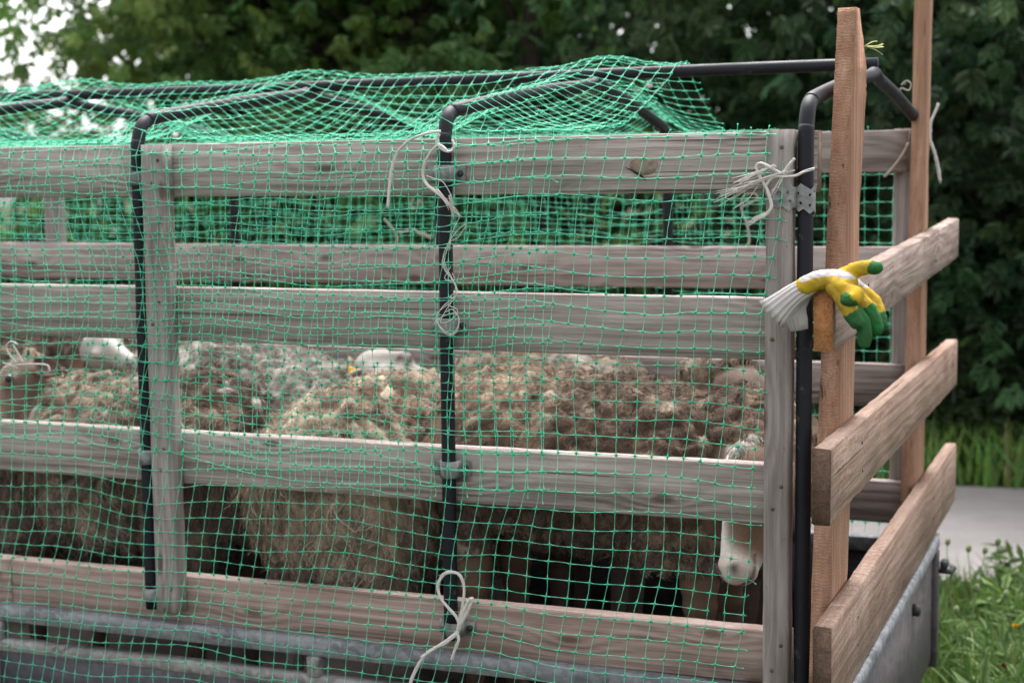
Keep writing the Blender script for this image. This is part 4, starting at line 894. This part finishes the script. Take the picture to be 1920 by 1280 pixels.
def leaflet(base, d, n_, L, wd):
    """one pointed leaflet, folded along its midrib, with a lobed outline"""
    base, d, n_ = map(lambda q: np.array(q, float), (base, d, n_)); d /= np.linalg.norm(d); n_ -= d * (n_ @ d); n_ /= np.linalg.norm(n_); s_ = np.cross(d, n_)
    out = [(0, 0), (.22, .7), (.42, .62), (.55, 1.0), (.75, .55), (1, 0)]
    mid = [base + d * L * t - n_ * .12 * L * t * t for t in (0, .22, .42, .55, .75, 1)]
    V = list(mid); F = []
    for sg in (-1, 1):
        o0 = len(V)
        for (t, w_), m_ in zip(out[1:5], mid[1:5]): V.append(m_ + s_ * sg * w_ * wd + n_ * w_ * wd * .35)
        F += [(0, 1, o0), (1, 2, o0 + 1, o0), (2, 3, o0 + 2, o0 + 1), (3, 4, o0 + 3, o0 + 2), (4, 5, o0 + 3)]
    return V, F
def spray_geo(nl=5, L=.10, wd=.026):
    V, F3, F4 = [], [], []
    spec = [((.10, 0, 0), (1, 0, -.25))] + [((.04 + .05 * i, 0, 0), (.55, sg * .9, -.3)) for i in range((nl - 1) // 2) for sg in (-1, 1)]
    for b_, d_ in spec:
        v, f = leaflet(b_, d_, (.2, 0, 1), L * random.uniform(.85, 1.1), wd); o0 = len(V); V += v
        for q in f: (F3 if len(q) == 3 else F4).append([i + o0 for i in q])
    return np.array(V), np.array(F3), np.array(F4)
def rand_rot(g, n_, droop=.5):
    yaw = g.uniform(0, 2 * PI, n_); pit = g.normal(droop, .45, n_); rol = g.normal(0, .6, n_)
    cy, sy, cp, sp, cr, sr = np.cos(yaw), np.sin(yaw), np.cos(pit), np.sin(pit), np.cos(rol), np.sin(rol)
    Rz = np.zeros((n_, 3, 3)); Rz[:, 0, 0] = cy; Rz[:, 0, 1] = -sy; Rz[:, 1, 0] = sy; Rz[:, 1, 1] = cy; Rz[:, 2, 2] = 1
    Ry = np.zeros((n_, 3, 3)); Ry[:, 0, 0] = cp; Ry[:, 0, 2] = sp; Ry[:, 2, 0] = -sp; Ry[:, 2, 2] = cp; Ry[:, 1, 1] = 1
    Rx = np.zeros((n_, 3, 3)); Rx[:, 1, 1] = cr; Rx[:, 1, 2] = -sr; Rx[:, 2, 1] = sr; Rx[:, 2, 2] = cr; Rx[:, 0, 0] = 1
    return Rz @ Ry @ Rx
def foliage(name, pts, cols, seed, L=.10, wd=.026, nl=5, droop=.5, smin=.7, smax=1.25):
    g = np.random.default_rng(seed); SV, S3, S4 = spray_geo(nl, L, wd); n_ = len(pts)
    R = rand_rot(g, n_, droop); sc = g.uniform(smin, smax, (n_, 1, 1))
    V = np.einsum('nij,kj->nki', R, SV) * sc + pts[:, None]; k = len(SV)
    f = lambda q: (q[None] + (np.arange(n_) * k)[:, None, None]).reshape(-1, q.shape[1])
    me = mesh_np(name, V.reshape(-1, 3), [f(S3), f(S4)], False)
    set_col(me, np.repeat(cols, k, 0)); return me
def make_crown(seed, h, rad, zlo, nclump, per, tone, cr=.42, L=.102, wd=.029):
    g = np.random.default_rng(seed); pts, cols, tips = [], [], []
    for i in range(nclump):
        z = zlo + (h - zlo) * g.random() ** .9; t = (z - zlo) / (h - zlo); rmax = rad * (.62 + .38 * math.sin(PI * min(1, t * 1.05 + .12))) ; r = rmax * math.sqrt(g.uniform(.08, 1)); a = g.uniform(0, 6.28)
        c = np.array((r * math.cos(a), r * math.sin(a), z)); tips.append(c); m = int(per * g.uniform(.5, 1.4))
        q = g.normal(size=(m, 3)) * np.array((cr, cr, cr * .55)) * g.uniform(.6, 1.25); q[:, 2] -= .22 * (q[:, 0] ** 2 + q[:, 1] ** 2); pts.append(c + q)
        tint = np.array(tone) * g.uniform(.7, 1.35) * np.array((g.uniform(.75, 1.2), 1, g.uniform(.75, 1.2))); cols.append(np.clip(tint[None] * g.uniform(.75, 1.3, (m, 1)), .004, .26))
    pts = np.concatenate(pts); cols = np.concatenate(cols)
    return foliage('crown', pts, cols, seed + 1, L, wd), tips
def make_trunk(seed, h, r0, tips):
    g = np.random.default_rng(seed); mb = MB(); P = [(0, 0, -.05)]
    for i in range(1, 7): P.append((g.normal(0, .05) * i, g.normal(0, .05) * i, h * .85 * i / 6))
    C_ = catmull(P, 4); mb.tube(C_, np.linspace(r0, r0 * .25, len(C_)), 9)
    for t in tips[::2]:
        k = int(np.clip((t[2] * .72) / (h * .85) * (len(C_) - 1), 1, len(C_) - 2)); s_ = C_[k]; m = (s_ + t) / 2 + np.array((0, 0, .12)) + g.normal(0, .08, 3)
        L_ = catmull([s_, m, t], 5); rr = r0 * .34 * (1 - k / len(C_)) + .016; mb.tube(L_, np.linspace(rr, .006, len(L_)), 5, cap=False)
    me = mb.build('trunk', BARK.m, None, True); d = me.data; bpy.data.objects.remove(me); return d
TV = []
for sd_, h, rad, zlo, nc, per, tone in ((900, 6.6, 2.3, .5, 120, 72, (.098, .190, .064)), (910, 7.2, 2.5, .8, 82, 50, (.090, .178, .064)), (920, 6.0, 2.1, .9, 100, 60, (.095, .155, .036)), (930, 7.0, 2.5, .5, 115, 74, (.040, .078, .033))):  # last variant: deep shade of the right side put into its leaf colour
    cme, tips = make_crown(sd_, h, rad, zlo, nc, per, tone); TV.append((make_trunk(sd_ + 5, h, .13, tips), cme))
def tree(kind, x, y, rz, sc, label):
    r = empty('broadleaf_tree', (x, y, 0), label, 'tree', 'trees standing beyond the path'); r.rotation_euler.z = rz; r.scale = (sc, sc, sc)
    for nm, me, mt in (('trunk', TV[kind][0], BARK.m), ('crown', TV[kind][1], LEAF.m)):
        o_ = bpy.data.objects.new(nm, me); COL.objects.link(o_); o_.parent = r
        if not me.materials: me.materials.append(mt)
        if nm == 'crown': o_['kind'] = 'stuff'
TREES = [
    (2, -7.2, 8.8, .3, .95, 'lighter green leafy tree at the left by the open white sky'),
    (2, -6.9, 10.6, 2.0, 1.0, 'pale green leafy tree just right of the open white sky'),
    (0, -5.6, 9.2, 1.2, 1.0, 'bushy dark green tree behind the first roof hoop'),
    (1, -4.35, 8.8, 2.1, 1.0, 'dense drooping green tree above the middle of the roof net'),
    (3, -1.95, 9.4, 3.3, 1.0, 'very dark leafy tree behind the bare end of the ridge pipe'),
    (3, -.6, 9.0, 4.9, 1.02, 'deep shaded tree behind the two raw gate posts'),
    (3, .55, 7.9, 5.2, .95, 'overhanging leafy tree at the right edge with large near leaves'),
    (1, -8.6, 13.5, .8, 1.0, 'further pale tree low behind the left netting'),
    (0, -7.6, 13.2, 2.6, 1.0, 'second row tree half hidden behind the bushy dark one'),
    (1, -5.7, 14.5, 4.4, .70, 'second row tree with a thin trunk in the dark middle'),
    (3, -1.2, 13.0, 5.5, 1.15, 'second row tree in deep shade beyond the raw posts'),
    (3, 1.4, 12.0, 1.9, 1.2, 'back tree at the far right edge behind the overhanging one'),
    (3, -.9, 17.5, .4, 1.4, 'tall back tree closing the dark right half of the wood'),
    (0, 2.2, 16.0, 2.9, 1.4, 'tall back tree furthest to the right'),
]
for t_ in TREES: tree(*t_)
# undergrowth shrubs in front of the trunks
SV = []
for sd_, tone in ((950, (.032, .058, .026)), (955, (.045, .075, .024))):
    g = np.random.default_rng(sd_); q = g.normal(size=(900, 3)) * np.array((.42, .36, .30)); q[:, 2] = np.abs(q[:, 2]) * 1.25 + .08
    cl = np.array(tone)[None] * g.uniform(.6, 1.4, (900, 1)); SV.append(foliage('foliage', q, np.clip(cl, .004, .2), sd_ + 1, .11, .034, 3, .25))
    mbx = MB()
    for k in range(9):
        a = g.uniform(0, 6.28); e_ = np.array((math.cos(a) * .35, math.sin(a) * .35, g.uniform(.4, .8))); mbx.tube(catmull([(0, 0, 0), e_ * .5 + np.array((0, 0, .12)), e_], 4), np.linspace(.010, .003, 9), 5, cap=False)
    o_ = mbx.build('stem', BARK.m); SV.append(o_.data); bpy.data.objects.remove(o_)
SHR = [(-8.15, 7.6, 'tall shrub behind the far boards at the left edge of the photo'), (-9.1, 8.3, 'bushy shrub just outside the left end of the wood'), (-10.2, 9.3, 'last shrub of the row at the far left'), (-8.4, 9.8, 'pale shrub at the far left below the sky'), (-9.6, 11.0, 'distant shrub at the far left edge'), (.35, 7.0, 'low dark shrub on the grass bank at the right edge'), (-.35, 7.5, 'low shrub under the trees just right of the gate'), (-1.1, 7.3, 'low shrub seen between the gate posts'), (-2.0, 7.5, 'shaded shrub behind the rear corner of the cage'),
       (-3.1, 7.4, 'shrub glimpsed through the middle of the far net'), (-4.2, 7.6, 'shrub glimpsed through the far net left of the middle'), (-5.3, 7.5, 'light shrub behind the left part of the far net'), (-6.5, 7.6, 'light shrub behind the leftmost far boards'), (-7.6, 8.0, 'shrub at the left edge below the open sky'), (.95, 7.5, 'broad shrub beyond the right edge of the path')]
for i, (x, y, lb) in enumerate(SHR):
    r = empty('shrub', (x, y, 0), lb, 'shrub', 'undergrowth shrubs along the wood'); r.rotation_euler.z = i * 1.7; s_ = random.uniform(.85, 1.25); r.scale = (s_ * 1.5, s_ * 1.5, s_ * 1.55) if x < -8 else (s_, s_, s_)
    for nm, me, mt in (('foliage', SV[(i % 2) * 2], LEAF.m), ('stem', SV[(i % 2) * 2 + 1], BARK.m)):
        o_ = bpy.data.objects.new(nm, me); COL.objects.link(o_); o_.parent = r
        if not me.materials: me.materials.append(mt)
        o_['kind'] = 'stuff'
# ------------------------------------------------------------------ grass and weeds
GRASS = Mat('grass_blade', .5, .3); _a = GRASS.n('ShaderNodeAttribute', attribute_name='col'); GRASS.color(_a.outputs['Color'])
_tr = GRASS.N.new('ShaderNodeBsdfTranslucent'); _mx = GRASS.N.new('ShaderNodeMixShader'); _mx.inputs[0].default_value = .25; GRASS.L.new(_a.outputs['Color'], _tr.inputs['Color'])
_out = GRASS.N['Material Output']; GRASS.L.new(GRASS.b.outputs[0], _mx.inputs[1]); GRASS.L.new(_tr.outputs[0], _mx.inputs[2]); GRASS.L.new(_mx.outputs[0], _out.inputs[0])
def grass(n_, xr, yr, hr, wr, seed, label, tone=1.0):
    g = np.random.default_rng(seed); x = g.uniform(*xr, n_); y = g.uniform(*yr, n_); nz = smooth_noise(seed, 8, .3, 2)(x, y)
    h = g.uniform(*hr, n_) * (1 + .45 * nz); w_ = g.uniform(*wr, n_); a = g.uniform(0, 6.28, n_); lean = g.uniform(.05, .75, n_) * h; az = g.uniform(0, 6.28, n_)
    ts = np.array((0, .35, .7, 1.0)); wd = np.array((.8, 1.0, .75, .06)); B = np.stack([x, y, np.zeros(n_)], 1); V = []
    for t, q in zip(ts, wd):
        c = B + np.stack([np.cos(az) * lean * t * t, np.sin(az) * lean * t * t, h * (t - .22 * t * t * (lean / h))], 1); s_ = np.stack([np.cos(a), np.sin(a), np.zeros(n_)], 1) * (w_ * q)[:, None]
        V += [c - s_, c + s_]
    V = np.stack(V, 1).reshape(-1, 3); F = np.array([(2 * i, 2 * i + 1, 2 * i + 3, 2 * i + 2) for i in range(3)]); F = (F[None] + (np.arange(n_) * 8)[:, None, None]).reshape(-1, 4)
    base = np.array((.075, .150, .036)) * tone * g.uniform(.55, 1.45, (n_, 1)) * np.stack([g.uniform(.8, 1.5, n_), np.ones(n_), g.uniform(.6, 1.3, n_)], 1); dry = g.random(n_) < .025; base[dry] = np.array((.26, .23, .10)) * g.uniform(.6, 1.1, (dry.sum(), 1))
    me = mesh_np('grass', V, [F], False); set_col(me, np.clip(np.repeat(base, 8, 0), .004, .4)); o_ = link('grass', me, GRASS.m); tag(o_, label, 'grass', None, 'stuff')
grass(15000, (-.45, 1.0), (.6, 3.62), (.12, .36), (.003, .007), 61, 'tall weedy grass beside the trailer in front of the path')
grass(9000, (-5.0, -.45), (1.9, 3.8), (.10, .28), (.003, .006), 62, 'rough grass behind the trailer along the near path edge')
grass(16000, (-6.5, 1.6), (6.15, 8.6), (.12, .42), (.005, .010), 63, 'soft grass bank between the path and the wood', 2.0)
# broad weed leaves among the near grass
g = np.random.default_rng(70); q = np.stack([g.uniform(-.42, .9, 3600), g.uniform(.8, 3.5, 3600), g.uniform(.02, .24, 3600)], 1)
o_ = link('weeds', foliage('weeds', q, np.clip(np.array((.085, .145, .04))[None] * g.uniform(.55, 1.5, (3600, 1)), .004, .2), 71, .10, .015, 5, -.35), LEAF.m); tag(o_, 'broad leaved weeds growing low among the grass beside the path', 'weeds', None, 'stuff')
# seed heads and a dandelion
STALK = Mat('pale_stalk', .6, .3); STALK.color((.15, .21, .07)); BUD = Mat('green_bud', .7, .2); BUD.color((.16, .20, .09)); FL = Mat('yellow_petals', .6, .2); FL.color((.55, .33, .02)); FD = Mat('faded_petals', .8, .1); FD.color((.16, .075, .025))
def stalk(px, py, y, hd, label, flower=False):
    top = at_y(px, py, y); b = np.array((top[0] + random.uniform(-.06, .06), y + random.uniform(-.03, .03), 0))
    r = empty('dandelion' if flower else 'seed_stalk', tuple(b), label, 'flower' if flower else 'weed', None if flower else 'budded stalks standing in the grass')
    mb = MB(); C_ = catmull([b, (b + top) / 2 + np.array((random.uniform(-.02, .02), 0, .02)), top], 6); mb.tube(C_, np.linspace(.0028, .0018, len(C_)), 6); mb.build('stalk', STALK.m, r, True)
    if flower:
        mb = MB(); 
        for k in range(46):
            a = random.uniform(0, 6.28); e_ = random.uniform(.2, 1.45); d_ = np.array((math.cos(a) * math.sin(e_), math.sin(a) * math.sin(e_), math.cos(e_))); s_ = np.cross(d_, (0.1, .2, 1)); s_ /= np.linalg.norm(s_) ; t_ = top + d_ * .013
            mb.add([top - s_ * .001, top + s_ * .001, t_ + s_ * .0022, t_ - s_ * .0022], [(0, 1, 2, 3)])
        mb.build('flower_head', FD.m if 'faded' in label else FL.m, r)
    else:
        mb = MB(); dz_ = np.array((0.15, .05, 1.0)); mb.tube([top + dz_ * t for t in (0, hd * .25, hd * .6, hd * .9, hd)], [.003, hd * .34, hd * .36, hd * .22, .002], 8); mb.build('bud', BUD.m, r, True)
STL = ['budded weed stalk nearest the tailgate latch, leftmost of the stalks', 'budded stalk just right of the leftmost one, reaching over the path', 'budded stalk standing alone over the middle of the path', 'tall budded stalk left of the tallest one in front of the path', 'tallest budded stalk, leaning over the path near the right edge', 'short budded stalk just below the leftmost pair', 'lowest left budded stalk deep in the grass beside the tailgate', 'budded stalk at the right edge of the photo above the dandelion', 'short budded stalk in the middle of the grass clump below the path', 'budded stalk left above the dandelion, half sunk in the grass']
for i, (px, py, y) in enumerate([(1755, 1010, 2.6), (1776, 1022, 2.4), (1815, 1035, 2.2), (1846, 1038, 2.3), (1870, 1022, 2.0), (1772, 1060, 2.0), (1792, 1150, 1.9), (1905, 1080, 2.5), (1830, 1110, 1.6), (1885, 1120, 2.1)]):
    stalk(px, py, y, .026, STL[i])
stalk(1905, 1176, 1.7, 0, 'single yellow dandelion in the grass at the right edge', True)
stalk(1882, 1250, 1.5, 0, 'faded dandelion low in the grass below the bright yellow one', True)
